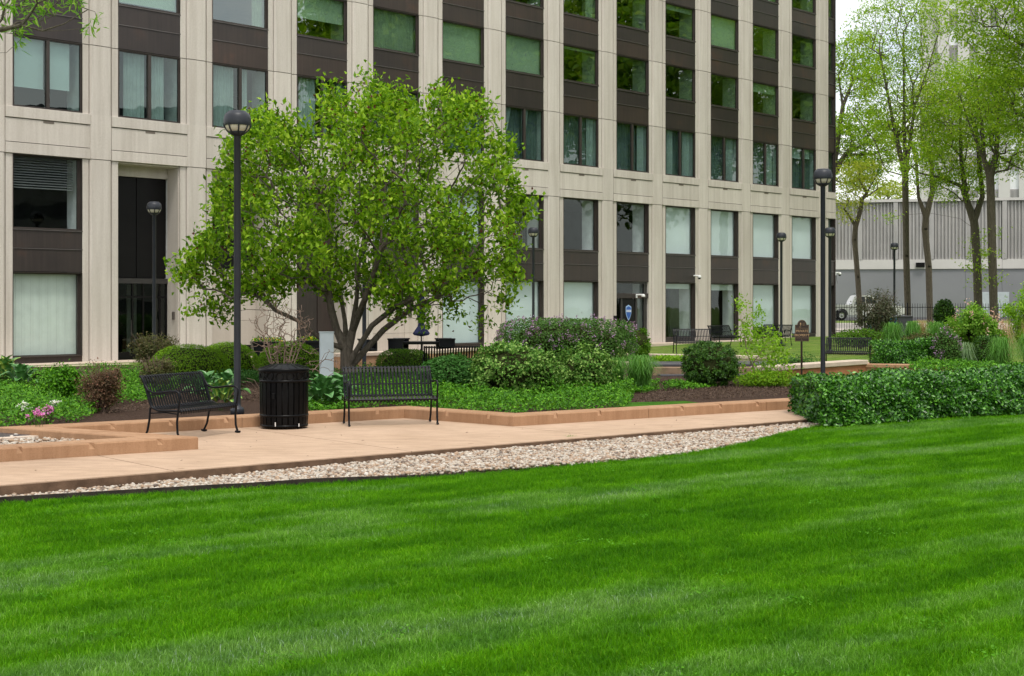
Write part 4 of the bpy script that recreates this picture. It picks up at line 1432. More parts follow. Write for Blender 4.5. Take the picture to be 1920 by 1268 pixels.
def leaf_mesh(name, pos, dirs, nrm, L, Wd, mat, tint, fold=0.25):
    """two-faced folded leaves; one small leaf per position"""
    n = len(pos)
    d = unit(dirs)
    s = unit(np.cross(d, nrm))
    nn = np.cross(s, d)
    L = np.asarray(L).reshape(-1, 1) * np.ones((n, 1)); Wd = np.asarray(Wd).reshape(-1, 1) * np.ones((n, 1))
    mid = pos + d * L * 0.45
    V = np.empty((n, 4, 3))
    V[:, 0] = pos
    V[:, 1] = mid + s * Wd * 0.5 + nn * Wd * fold
    V[:, 2] = pos + d * L
    V[:, 3] = mid - s * Wd * 0.5 + nn * Wd * fold
    i0 = np.arange(n) * 4
    Fc = np.concatenate([np.stack([i0, i0 + 1, i0 + 2], 1), np.stack([i0, i0 + 2, i0 + 3], 1)])
    return np_mesh(name, V.reshape(-1, 3), Fc, mat, np.repeat(tint, 4))


def rnd_dirs(rg, n):
    v = rg.normal(size=(n, 3))
    return unit(v)


def lump(rg, d, nb=14, amp=0.18, wid=0.5):
    if amp > 0.12: nb, wid = nb * 3, wid * 0.62
    """lumpy radius factor for directions d"""
    b = rnd_dirs(rg, nb)
    w = rg.uniform(0.4, 1.0, nb)
    c = d @ b.T
    return 1 - amp * 0.5 + amp * np.max(w * np.exp(-(1 - c) / (wid * wid)), axis=1)


def tints(rg, n, sp=0.22):
    return np.clip(rg.normal(0.5, sp, n), 0.09, 0.99)


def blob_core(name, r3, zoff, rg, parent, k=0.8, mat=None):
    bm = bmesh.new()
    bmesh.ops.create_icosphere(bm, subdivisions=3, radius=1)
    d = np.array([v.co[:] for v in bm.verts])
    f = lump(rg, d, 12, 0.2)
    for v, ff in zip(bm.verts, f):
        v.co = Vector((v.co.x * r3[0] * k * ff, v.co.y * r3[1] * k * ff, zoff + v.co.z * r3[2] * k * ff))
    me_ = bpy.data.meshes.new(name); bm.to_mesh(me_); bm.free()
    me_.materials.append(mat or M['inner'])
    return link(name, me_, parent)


def shrub(name, label, x0, x1, ytop, Y, zb, mat, n=5000, L=0.05, Wd=0.03, depth=1.0, seed=0, amp=0.18, flat_top=1.0, vase=0.0, core=0.78, up=0.4, group='garden shrubs',
          flowers=None, cat='shrub', shell=0.35, cut=0.0, tsp=0.22, clumps=0, csp=0.15):
    """rounded shrub: leaf shell on a twiggy core with stems. extents are given as seen in the photograph at distance Y"""
    rg = np.random.default_rng(seed + 11)
    cx = at((x0 + x1) / 2, 600, Y).x
    rx = (x1 - x0) / 2 * Y / F * 1.06
    zt = H - (ytop - HY) * Y / F
    hgt = zt - zb
    rz = hgt / 2 * (1.0 + cut)
    cz = hgt - rz
    ry = rx * depth
    e = empty(name, (cx, Y, zb), 0, label, cat, group)
    d = rnd_dirs(rg, n)
    f = lump(np.random.default_rng(seed), d, 16, amp)
    p = 2.0 + (flat_top - 1) * 4
    sup = (np.abs(d[:, 0]) ** p + np.abs(d[:, 1]) ** p + np.abs(d[:, 2]) ** p) ** (-1 / p)
    rad = f * sup * (1 - shell * rg.random(n) ** 1.6)
    pos = d * rad[:, None] * np.array([rx, ry, rz])
    pos[:, 2] += cz
    if vase: 
        t = np.clip(pos[:, 2] / hgt, 0, 1)
        k = (1 - vase) + vase * t ** 0.8
        pos[:, 0] *= k; pos[:, 1] *= k
    if clumps:
        ci = rg.integers(0, len(pos), clumps)
        cc = pos[ci] * np.array([0.90, 0.90, 0.94])
        pick = rg.integers(0, clumps, len(pos))
        pos = cc[pick] + rg.normal(0, csp, (len(pos), 3)) * np.array([rx, ry, min(rx, rz)]) * rg.uniform(0.6, 1.2, clumps)[pick][:, None]
        d = unit(pos - np.array([0, 0, cz]))
    keep = pos[:, 2] > 0.01
    pos, d = pos[keep], d[keep]
    n = len(pos)
    nrm = unit(d + rg.normal(0, 0.55, (n, 3)) + np.array([0, 0, up]))
    dr = unit(np.cross(nrm, rg.normal(size=(n, 3)))) + np.array([0, 0, 0.25 * up]) + d * 0.4
    Ls = L * rg.uniform(0.65, 1.25, n)
    fo = leaf_mesh('foliage', pos, dr, nrm, Ls, Wd * rg.uniform(0.75, 1.2, n), mat, tints(rg, n, tsp))
    link('foliage', fo, e)
    if core and not vase:
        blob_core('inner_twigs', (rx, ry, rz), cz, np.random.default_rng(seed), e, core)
    st = MB()
    for k in range(7):
        a = rg.uniform(0, 2 * pi); r_ = rg.uniform(0.1, 0.5)
        st.tube([(0.04 * cos(a), 0.04 * sin(a), -0.05), (rx * r_ * 0.5 * cos(a), ry * r_ * 0.5 * sin(a), hgt * 0.35), (rx * r_ * cos(a), ry * r_ * sin(a), hgt * 0.75)],
                [0.018, 0.013, 0.006], 5)
    st.build('stem', M['twig'], e)
    if vase:
        tw = MB()
        for k in range(46):
            a = rg.uniform(0, 2 * pi); r_ = rg.uniform(0.3, 0.98)
            tw.tube([(0.06 * cos(a), 0.06 * sin(a), 0.0), (rx * r_ * 0.45 * cos(a), ry * r_ * 0.45 * sin(a), hgt * 0.5), (rx * r_ * cos(a), ry * r_ * sin(a), hgt * rg.uniform(0.8, 1.0))],
                    [0.009, 0.006, 0.003], 4)
        tw.build('twig', M['twig'], e)
    if flowers:
        fm, nf, per, fr_, fl = flowers
        dd = rnd_dirs(rg, nf * 4)
        dd = dd[(dd[:, 1] < 0.45) & (dd[:, 2] > -0.45)][:nf]
        ff = lump(np.random.default_rng(seed), dd, 16, amp)
        c = dd * (ff * (np.abs(dd[:, 0]) ** p + np.abs(dd[:, 1]) ** p + np.abs(dd[:, 2]) ** p) ** (-1 / p))[:, None] * np.array([rx, ry, rz]) * 0.99
        c[:, 2] += cz
        pp = np.repeat(c, per, axis=0) + rg.normal(0, fr_, (len(c) * per, 3)) * np.array([0.8, 0.8, 1.3])
        m = len(pp)
        link('blossom', leaf_mesh('blossom', pp, rnd_dirs(rg, m), rnd_dirs(rg, m), fl, fl * 0.9, fm, tints(rg, m)), e)
    return e


def grow(trunk, targets, seg=0.4, alpha=0.35, jit=0.06, lift=0.08, seed=0):
    """grow branches from the trunk polylines to all targets. returns nodes, parents"""
    rg = np.random.default_rng(seed)
    N = [np.array(p, float) for p in trunk[0]]
    Pn = [-1] + list(range(len(N) - 1))
    for br in trunk[1:]:
        j = int(np.argmin([np.linalg.norm(q - np.array(br[0])) for q in N]))
        for p in br[1:]:
            N.append(np.array(p, float)); Pn.append(j); j = len(N) - 1
    A = np.zeros((60000, 3)); PL = np.zeros(60000)
    cnt = len(N)
    A[:cnt] = N
    for i in range(1, cnt): PL[i] = PL[Pn[i]] + np.linalg.norm(A[i] - A[Pn[i]])
    root = A[0]
    skip = 1 if cnt > 2 else 0
    order = np.argsort([np.min(np.linalg.norm(A[:cnt] - t, axis=1)) for t in targets])
    for k in order:
        t = targets[k]
        dv = t - A[:cnt]
        dist = np.linalg.norm(dv, axis=1)
        cost = dist + alpha * PL[:cnt] + 0.6 * np.maximum(0, -dv[:, 2])
        if skip: cost[0] += 50
        j = int(np.argmin(cost))
        d = dist[j]
        m = max(1, int(math.ceil(d / seg)))
        a = A[j].copy(); prev = j
        off = rg.normal(0, jit * d, 3)
        for q in range(1, m + 1):
            u = q / m
            p = a + (t - a) * u + off * sin(pi * u) + np.array([0, 0, lift * d * sin(pi * u)]) + rg.normal(0, jit * 0.25 * seg, 3) * (u < 1)
            A[cnt] = p; PL[cnt] = PL[prev] + np.linalg.norm(p - A[prev]); Pn.append(prev); prev = cnt; cnt += 1
    return A[:cnt].copy(), np.array(Pn)


def radii(par, r0, R, e=2.4):
    n = len(par)
    ch = np.zeros(n)
    nch = np.zeros(n, int)
    for i in range(1, n):
        if par[i] >= 0: nch[par[i]] += 1
    acc = np.zeros(n)
    order = range(n - 1, -1, -1)
    for i in order:
        if acc[i] == 0: acc[i] = 1.0
        if par[i] >= 0: acc[par[i]] += acc[i]
    r = acc ** (1 / e)
    r = r0 + (r - 1) * (R - r0) / (r[0] - 1)
    return r, nch == 0


def branch_mesh(name, A, par, r, mat, n=6):
    idx = np.where(par >= 0)[0]
    a, b = A[par[idx]], A[idx]
    ra, rb = np.minimum(r[par[idx]], r[idx] * 1.7), r[idx]
    d = unit(b - a)
    up = np.where(np.abs(d[:, 2:3]) > 0.95, np.array([[1.0, 0, 0]]), np.array([[0, 0, 1.0]]))
    s = unit(np.cross(d, up)); t = np.cross(d, s)
    k = len(idx)
    V = np.empty((k, 2, n, 3))
    for q in range(n):
        o = s * cos(2 * pi * q / n) + t * sin(2 * pi * q / n)
        V[:, 0, q] = a - d * ra[:, None] * 0.25 + o * ra[:, None]
        V[:, 1, q] = b + d * rb[:, None] * 0.25 + o * rb[:, None]
    base = (np.arange(k) * 2 * n)[:, None]
    Fc = []
    for q in range(n):
        Fc.append(np.concatenate([base + q, base + (q + 1) % n, base + n + (q + 1) % n, base + n + q], 1))
    return np_mesh(name, V.reshape(-1, 3), np.concatenate(Fc), mat, smooth=True)


def tip_leaves(name, A, ends, rg, per, spread, L, Wd, mat, up=0.5, brown=0.0, flatten=1.0, tsp=0.22):
    c = A[ends]
    n = len(c) * per
    pos = np.repeat(c, per, axis=0) + rg.normal(0, spread, (n, 3)) * np.array([1, 1, flatten])
    nrm = unit(rg.normal(0, 0.6, (n, 3)) + np.array([0, 0, 1.0]))
    dr = rg.normal(0, 1, (n, 3)) + np.array([0, 0, up])
    ti = tints(rg, n, tsp)
    Ls = L * rg.uniform(0.45, 1.35, n)
    Ws = Wd * rg.uniform(0.7, 1.2, n)
    if brown:
        b = rg.random(n) < brown
        ti[b] = 0.02; Ls[b] *= 0.55; Ws[b] *= 0.8
    return leaf_mesh(name, pos, dr, nrm, Ls, Ws, mat, ti)


def in_poly(px, py, poly):
    c = np.zeros(len(px), bool)
    j = len(poly) - 1
    for i in range(len(poly)):
        xi, yi = poly[i]; xj, yj = poly[j]
        t = ((yi > py) != (yj > py)) & (px < (xj - xi) * (py - yi) / (yj - yi + 1e-12) + xi)
        c ^= t
        j = i
    return c


def thin(pts, dmin, nmax):
    out = []
    for p in pts:
        if all((p - q) @ (p - q) > dmin * dmin for q in out):
            out.append(p)
            if len(out) >= nmax: break
    return np.array(out)


# ================================================================== MAGNOLIA
rg = np.random.default_rng(5)
mY = 30.0
sil = [(335, 512), (372, 480), (395, 452), (415, 385), (430, 335), (445, 250), (470, 222), (500, 222), (530, 232), (555, 262), (590, 238), (612, 200), (618, 172), (640, 196), (665, 172), (690, 152),
       (712, 172), (735, 195), (755, 180), (775, 205), (800, 218), (830, 178), (850, 205), (880, 196), (908, 205), (925, 240), (948, 270), (950, 320), (985, 385), (978, 440),
       (962, 470), (968, 520), (948, 572), (905, 600), (880, 592), (840, 602), (800, 606), (760, 590), (728, 578), (705, 548), (690, 560), (655, 548), (620, 552), (585, 540), (540, 545), (500, 562),
       (470, 560), (440, 585), (400, 600), (335, 602), (350, 582), (392, 570), (400, 548), (360, 535)]
q = np.stack([rg.uniform(325, 990, 9000), rg.uniform(150, 605, 9000)], 1)
q = q[in_poly(q[:, 0], q[:, 1], sil)]
mx0 = at(655, 600, mY).x
pts = []
for (px_, py_) in q:
    u_ = (px_ - 665) / 330; v_ = (py_ - 390) / 245
    dep = sqrt(max(0.06, 1 - min(1, u_ * u_ * 0.9 + v_ * v_ * 0.8)))
    Yd = mY + rg.uniform(-1, 1) * dep * 3.0
    a_ = at(px_, py_, mY)
    k_ = Yd / mY
    # keep the direction of view so that the depth shifts stay inside the silhouette of the real crown
    pts.append((a_.x * (0.5 + 0.5 * k_), Yd, H + (a_.z - H) * (0.5 + 0.5 * k_)))
pts = np.array(pts)
hole = np.sin(pts[:, 0] * 2.1 + 1.3 * np.sin(pts[:, 2] * 1.7)) + np.sin(pts[:, 2] * 2.7 + pts[:, 1] * 1.1) + 0.6 * np.sin(pts[:, 0] * 4.3 - pts[:, 2] * 3.1)
pts = thin(pts[hole > -0.95], 0.325, 760)
shoots = [np.array(at(a + da, b + db, mY + rg.uniform(-0.7, 0.7))) for a, b in sil[:34] for da, db in ((0, -6), (rg.uniform(-9, 9), 10))]
pts = np.concatenate([pts, np.array(shoots)])
base = np.array([mx0 - 0.03, mY, 0.08])


def mp(px_, py_, dy=0.0):
    a_ = at(px_, py_, mY); return (a_.x, mY + dy, a_.z)


stems = [[tuple(base), mp(652, 690), mp(650, 655)],
         [mp(650, 655), mp(660, 620, 0.1), mp(668, 560, 0.1), mp(672, 480, 0.2), mp(690, 400, 0.1)],
         [mp(652, 690), mp(668, 660, -0.15), mp(700, 610, -0.3), mp(745, 575, -0.5), mp(810, 545, -0.7), mp(870, 520, -0.8)],
         [mp(652, 690), mp(676, 665, 0.25), mp(715, 620, 0.5), mp(765, 580, 0.8), mp(830, 550, 1.0)],
         [mp(650, 655), mp(632, 620, 0.0), mp(622, 580, -0.1), mp(612, 500, -0.2), mp(590, 420, -0.4)],
         [mp(650, 655), mp(610, 640, -0.3), mp(575, 605, -0.6), mp(530, 582, -0.9), mp(480, 580, -1.1), mp(430, 590, -1.2), mp(405, 570, -1.2), mp(385, 585, -1.2)],
         [mp(650, 655), mp(640, 600, 0.6), mp(625, 540, 1.1), mp(560, 470, 1.5)],
         [mp(660, 620, 0.1), mp(690, 560, -0.6), mp(720, 480, -1.0), mp(760, 400, -1.2)],
         [mp(690, 560, -0.6), mp(710, 520, 0.5), mp(790, 450, 1.2)]]
A, par = grow(stems, pts, seg=0.28, alpha=0.28, jit=0.09, lift=0.06, seed=3)
r, ends = radii(par, 0.005, 0.16, 2.05)
mag = empty('magnolia_tree', tuple(base), 0, 'broad multi-stemmed young-leaved magnolia in front of the office facade', 'tree')
A0 = A - base
link('trunk', branch_mesh('trunk', A0, par, r, M['bark'], 7), mag)
# leaf rosettes at the tips and along the outer twigs
ch_end = np.where(ends)[0]
sec = np.array([par[i] for i in ch_end if par[i] > 0])
allp = np.concatenate([ch_end, ch_end, sec])
allp = allp[rg.random(len(allp)) < 0.86]
link('crown', tip_leaves('crown', A0, allp, rg, 33, 0.145, 0.132, 0.076, M['magnolia'], 0.6, 0.06, 0.95, 0.27), mag)


# ================================================================== BACKGROUND TREES
def bg_tree(name, label, Y, trunk_px, limbs_px, blobs, npts, per, R, mat, zb=0.2, leafL=0.20, seed=0, group='trees beyond the fence', dmin=0.55, spread=0.32, tsp=0.22, bark='bark_dark'):
    """trunk_px and limbs_px as seen at distance Y; blobs (x0,x1,y0,y1) of foliage as seen at distance Y"""
    rg = np.random.default_rng(seed)
    T = lambda p: (at(p[0], p[1], Y).x, Y + (p[2] if len(p) > 2 else 0.0), at(p[0], p[1], Y).z)
    tr = [T(p) for p in trunk_px]
    tr[0] = (tr[0][0], tr[0][1], zb - 0.05)
    st = [tr] + [[T(p) for p in lb] for lb in limbs_px]
    pts = []
    for (x0, x1, y0, y1, dn) in blobs:
        m = int(npts * dn * 6)
        d = rnd_dirs(rg, m) * (rg.random(m) ** (1 / 3))[:, None]
        hw = (x1 - x0) / 2 * Y / F; hh = (y1 - y0) / 2 * Y / F
        c = at((x0 + x1) / 2, (y0 + y1) / 2, Y)
        pp = np.stack([c.x + d[:, 0] * hw, Y + d[:, 1] * hw * 0.8, c.z + d[:, 2] * hh], 1)
        pts.append(thin(pp, dmin, int(npts * dn)))
    pts = np.concatenate(pts)
    A, par = grow(st, pts, seg=0.7, alpha=0.25, jit=0.09, lift=0.08, seed=seed)
    r, ends = radii(par, 0.009, R * 0.74, 1.85)
    per = int(per * 3.7); leafL = leafL * 0.95; spread = spread * 1.30
    b = np.array(tr[0])
    e = empty(name, tuple(b), 0, label, 'tree', group)
    link('trunk', branch_mesh('trunk', A - b, par, r, M[bark], 7), e)
    ce = np.where(ends)[0]
    link('crown', tip_leaves('crown', A - b, ce, rg, per, spread, leafL, leafL * 0.55, mat, 0.0, 0, 0.42, tsp), e)
    return e


bg_tree('street_tree', 'slender leaning tree nearest the office corner with small pollarded crown', 92, [(1614, 580), (1608, 520), (1602, 450), (1604, 425)],
        [[(1604, 425), (1592, 405), (1583, 392)], [(1604, 425), (1612, 400), (1616, 375)], [(1616, 375), (1645, 355), (1665, 345)]],
        [(1565, 1630, 340, 420, 1.0), (1575, 1650, 300, 370, 0.6)], 120, 26, 0.24, M['locust_y'], 0.3, 0.18, 21)
bg_tree('street_tree', 'leafy tree overhanging from behind the office corner with arching limbs', 99, [(1535, 600), (1548, 420), (1560, 330)],
        [[(1560, 330), (1585, 290), (1622, 268), (1680, 256)], [(1560, 330), (1580, 200), (1600, 150), (1650, 130)], [(1580, 200), (1572, 140), (1590, 100)], [(1585, 290), (1640, 290), (1680, 275)]],
        [(1555, 1660, 60, 190, 1.0), (1545, 1690, 200, 330, 1.0), (1560, 1650, 290, 360, 0.6)], 260, 24, 0.34, M['locust'], 0.3, 0.21, 22)
bg_tree('street_tree', 'tallest straight tree before the podium wall with airy spreading crown', 86, [(1703, 605), (1699, 480), (1697, 330), (1695, 200), (1694, 60)],
        [[(1697, 330), (1680, 255), (1665, 180), (1650, 100)], [(1697, 300), (1715, 200), (1740, 130), (1760, 60)], [(1697, 280), (1706, 220), (1712, 160)], [(1695, 200), (1720, 195), (1770, 215), (1800, 245)],
         [(1697, 330), (1660, 320), (1640, 265), (1600, 210)], [(1694, 120), (1680, 60), (1690, 10)]],
        [(1600, 1790, -20, 120, 0.7), (1600, 1810, 90, 250, 1.1), (1640, 1790, 200, 320, 0.9)], 330, 15, 0.27, M['locust'], 0.25, 0.17, 23)
bg_tree('street_tree', 'crooked knobbly forked tree second from the tall straight trunk', 90, [(1744, 600), (1741, 500), (1734, 430), (1736, 408)],
        [[(1736, 408), (1722, 370), (1708, 345)], [(1736, 408), (1748, 360), (1747, 310)], [(1722, 370), (1718, 300), (1700, 240)], [(1747, 310), (1730, 260)]],
        [(1680, 1790, 150, 300, 1.0), (1760, 1830, 180, 330, 0.7)], 200, 20, 0.28, M['locust_y'], 0.3, 0.18, 24)
bg_tree('street_tree', 'mossy forked tree with a long low limb reaching left', 83, [(1835, 600), (1832, 500), (1828, 430), (1826, 415)],
        [[(1826, 415), (1812, 375), (1802, 350)], [(1826, 415), (1842, 370), (1836, 300), (1830, 240)], [(1828, 430), (1800, 410), (1745, 400), (1690, 403), (1672, 408)],
         [(1802, 350), (1770, 335), (1725, 325), (1700, 305)], [(1812, 375), (1802, 300), (1800, 200)]],
        [(1740, 1890, 120, 300, 1.0), (1690, 1800, 270, 350, 0.5), (1740, 1860, 300, 380, 0.5), (1820, 1850, 440, 540, 0.12)], 300, 24, 0.34, M['locust'], 0.25, 0.18, 25)
bg_tree('street_tree', 'upright tree with twin trunk tops at the right of the fence', 80, [(1864, 605), (1861, 500), (1857, 350), (1856, 330)],
        [[(1856, 330), (1845, 300), (1840, 230), (1830, 150)], [(1856, 330), (1868, 290), (1872, 200), (1890, 120)], [(1845, 300), (1820, 240), (1800, 180)], [(1868, 300), (1900, 310), (1925, 322)]],
        [(1790, 1920, 100, 290, 1.0), (1830, 1960, 230, 330, 0.6), (1845, 1875, 420, 540, 0.10)], 300, 24, 0.32, M['locust'], 0.25, 0.18, 26)
bg_tree('street_tree', 'feathery bright tree reaching in from the right edge at the top', 70, [(2010, 640), (2005, 420), (1995, 300)],
        [[(1995, 300), (1960, 240), (1910, 215)], [(1995, 300), (1985, 180), (1940, 100), (1880, 60)], [(1995, 300), (2040, 180), (2080, 80)], [(1985, 180), (2010, 60)]],
        [(1790, 2010, -60, 130, 1.0), (1840, 2060, 90, 260, 1.0), (1960, 2180, -40, 260, 1.0)], 420, 26, 0.33, M['locust'], 0.3, 0.18, 27)
bg_tree('distant_tree', 'small pale tree crown peeping over the ribbed podium wall', 165, [(1668, 500), (1668, 400), (1667, 380)], [], [(1632, 1700, 345, 400, 1.0)], 70, 30, 0.3, M['locust_y'], 0.5, 0.35, 28,
        group='trees far behind', dmin=0.9, spread=0.6)
# trees standing right of the view, which the upper windows mirror
for k, (x_, y_) in enumerate(((33, 66), (45, 57), (42, 80), (31, 50))):
    px_ = CX + x_ / y_ * F
    s_ = F / y_
    bz = lambda z: HY - (z - H) * s_
    bg_tree('street_tree', ['leafy tree just outside the right edge, mirrored in the upper windows', 'second leafy tree outside the right edge, mirrored in the upper windows',
                            'far leafy tree outside the right edge, mirrored in the upper windows', 'near leafy tree outside the right edge, mirrored in the upper windows'][k], y_,
            [(px_, bz(0.2)), (px_ + 4, bz(4)), (px_, bz(7))],
            [[(px_, bz(7)), (px_ - 1.5 * s_, bz(11))], [(px_, bz(7)), (px_ + 1.5 * s_, bz(12))], [(px_, bz(7)), (px_, bz(13), 2)]],
            [(px_ - 6.5 * s_, px_ + 6.5 * s_, bz(27), bz(7), 1.0)], 520, 26, 0.3, M['locust'], 0.2, 0.62, 31 + k, dmin=0.8, spread=0.6)

# --- hanging branch of a tree at the left edge
rg = np.random.default_rng(8)
Yb = 14.6
tb_ = np.array([-8.4, 17.6, 0.05])
br = [[tuple(tb_), (-8.3, 17.5, 2.2), (-8.0, 17.2, 4.0)], [(-8.0, 17.2, 4.0), (-7.0, 16.2, 5.2), tuple(at(-60, 20, Yb + 0.6)), tuple(at(30, 60, Yb))],
      [(-8.0, 17.2, 4.0), (-7.6, 16.6, 3.9), tuple(at(-20, 60, Yb)), tuple(at(40, 48, Yb)), tuple(at(80, 58, Yb)), tuple(at(120, 45, Yb)), tuple(at(165, 18, Yb))],
      [(-8.0, 17.2, 4.0), (-7.0, 15.6, 4.1), tuple(at(-30, 100, Yb)), tuple(at(12, 99, Yb)), tuple(at(37, 76, Yb))],
      [(-8.0, 17.2, 4.0), (-8.6, 18.5, 6.0), (-8.9, 18.9, 7.5)], [(-8.0, 17.2, 4.0), (-9.2, 16.6, 6.2)]]
q = np.stack([rg.uniform(-120, 150, 900), rg.uniform(-110, 58, 900)], 1)
q = q[(q[:, 1] < 58 - np.maximum(0, q[:, 0] - 95) * 0.35) & ((q[:, 0] < 110) | (q[:, 1] < 25))]
tg = np.array([at(a, b, Yb + c) for (a, b), c in zip(q, rg.uniform(-0.5, 0.9, len(q)))])
tg = thin(tg, 0.12, 170)
tg = np.concatenate([tg, np.array([at(a, b, Yb) for a, b in ((178, 22), (150, 12), (182, 38), (168, 52), (140, 55), (110, 58), (14, 55), (42, 50), (75, 40), (60, 22), (100, 30))]),
                     tb_ + np.array([0, 0, 5.5]) + rnd_dirs(rg, 70) * rg.uniform(0.6, 1.6, (70, 1)) + np.array([-0.9, 0.6, 0.4])])
A, par = grow(br, tg, seg=0.2, alpha=0.3, jit=0.07, lift=-0.05, seed=4)
r, ends = radii(par, 0.0025, 0.10, 1.25)
lt = empty('overhanging_tree', tuple(tb_), 0, 'tree at the left edge whose long-leaved branch tips hang into the top left corner', 'tree')
link('trunk', branch_mesh('trunk', A - tb_, par, r, M['bark_dark'], 6), lt)
ce = np.where(ends)[0]
c = (A - tb_)[ce]
per = 13
n = len(c) * per
pos = np.repeat(c, per, axis=0) + rg.normal(0, 0.045, (n, 3))
dr = rg.normal(0, 0.7, (n, 3)) + np.array([0.2, 0, -0.55])
nrm = unit(rg.normal(0, 0.5, (n, 3)) + np.array([0, -0.3, 0.8]))
link('crown', leaf_mesh('crown', pos, dr, nrm, 0.125 * rg.uniform(0.55, 1.2, n), 0.023 * rg.uniform(0.8, 1.2, n), M['branch_leaf'], tints(rg, n, 0.25)), lt)


# ================================================================== HEDGES AND SHRUBS
def box_hedge(name, label, a, b, depth, z0, h0, mat, n, L, Wd, seed, taper=0.85, bump=0.09, core=True, skew=0.0):
    """clipped hedge running from a to b (front foot line), depth away from the viewer"""
    rg = np.random.default_rng(seed)
    a, b = Vector(a), Vector(b)
    Ln = (b - a).length
    e = empty(name, (a.x, a.y, z0), atan2(b.y - a.y, b.x - a.x), label, 'hedge')
    u = rg.uniform(0, Ln, n * 2)
    ph = rg.uniform(0, 6, 6)

    def wob(x, y):
        return (0.5 * np.sin(x * 2.3 + ph[0]) + 0.35 * np.sin(x * 5.1 + y * 2 + ph[1]) + 0.3 * np.sin(y * 4.3 + x * 1.1 + ph[2]) + 0.25 * np.sin(x * 9.0 + y * 7 + ph[3]))
    # cross-section: rounded box perimeter
    nf, nt = int(n * 0.5), int(n * 0.42)
    parts = []
    # front and back
    for (m, side) in ((nf, 0), (int(n * 0.08), 1)):
        x = rg.uniform(0, Ln, m); z = h0 * rg.random(m) ** 0.9
        inset = depth * (1 - taper) * 0.5 * (z / h0) + 0.12 * smooth(h0 * 0.72, h0, z) * 1.6
        y = inset if side == 0 else depth - inset
        w = bump * wob(x, z * 2.5)
        y = y + (w if side == 0 else -w) + (1 if side == 0 else -1) * rg.random(m) ** 1.5 * 0.14
        parts.append((np.stack([x, y, z], 1), np.tile([[0, -1.0 if side == 0 else 1.0, 0.25]], (m, 1))))
    x = rg.uniform(0, Ln, nt); y = rg.uniform(0.12, depth - 0.12, nt)
    edge = np.minimum(y, depth - y)
    z = h0 - 0.14 * (1 - smooth(0, 0.4, edge)) + bump * 0.9 * wob(x, y) - 0.10 * rg.random(nt) ** 1.5 + 0.07 * (rg.random(nt) < 0.05)
    parts.append((np.stack([x, y, z], 1), np.tile([[0, -0.15, 1.0]], (nt, 1))))
    m = int(n * 0.10 * max(0.4, depth / Ln * 3))
    for side in (0, 1):
        y = rg.uniform(0, depth, m); z = h0 * rg.random(m)
        w = bump * wob(y * 1.7 + 3, z * 2)
        xin = 0.02 + w + 0.22 * smooth(h0 * 0.6, h0, z) + rg.random(m) * 0.12 + 0.3 * smooth(0.5 * depth, 0, np.minimum(y, depth - y)) * 0.5
        x = xin if side == 0 else Ln - xin
        parts.append((np.stack([x, y, z], 1), np.tile([[-1.0 if side == 0 else 1.0, -0.2, 0.25]], (m, 1))))
    pos = np.concatenate([p for p, _ in parts]); d = np.concatenate([q_ for _, q_ in parts])
    pos[:, 0] += skew * pos[:, 1]
    k = len(pos)
    nrm = unit(d + rg.normal(0, 0.6, (k, 3)) + np.array([0, 0, 0.35]))
    dr = unit(np.cross(nrm, rg.normal(size=(k, 3)))) + np.array([0, 0, 0.25]) + 0.3 * d
    link('foliage', leaf_mesh('foliage', pos, dr, nrm, L * rg.uniform(0.6, 1.25, k), Wd * rg.uniform(0.75, 1.2, k), mat, tints(rg, k, 0.30)), e)
    # twiggy inside
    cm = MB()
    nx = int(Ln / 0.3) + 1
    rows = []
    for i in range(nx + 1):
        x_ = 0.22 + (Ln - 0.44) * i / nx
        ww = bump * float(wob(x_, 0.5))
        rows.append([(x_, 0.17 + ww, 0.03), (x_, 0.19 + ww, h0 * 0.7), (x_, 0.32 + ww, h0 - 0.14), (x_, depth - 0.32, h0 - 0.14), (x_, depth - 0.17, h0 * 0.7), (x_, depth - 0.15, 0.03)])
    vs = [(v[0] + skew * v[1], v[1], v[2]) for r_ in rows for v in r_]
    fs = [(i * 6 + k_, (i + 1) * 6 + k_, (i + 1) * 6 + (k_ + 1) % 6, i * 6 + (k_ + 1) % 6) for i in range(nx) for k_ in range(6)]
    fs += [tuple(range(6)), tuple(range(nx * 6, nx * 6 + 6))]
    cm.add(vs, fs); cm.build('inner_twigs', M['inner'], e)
    return e


ha, hb = P(1545, 797, 0.0), P(1935, 772, 0.0)
hd = (hb - ha).normalized()
box_hedge('clipped_hedge', 'big glossy dark green clipped hedge along the right end of the lawn', ha[:2], (ha + hd * 10.2)[:2], 2.3, -0.03, 0.62, M['hedge'], 66000, 0.072, 0.047, 41, bump=0.085, skew=0.62)
ha2, hb2 = at(1640, 676, 36.0), at(1768, 676, 36.4)
box_hedge('clipped_hedge', 'low green hedge on the terrace right of the bench', (ha2.x, 36.0), (hb2.x, 36.4), 1.0, -0.12, 0.94, M['hedge'], 14000, 0.07, 0.042, 42, bump=0.06, skew=0.3)

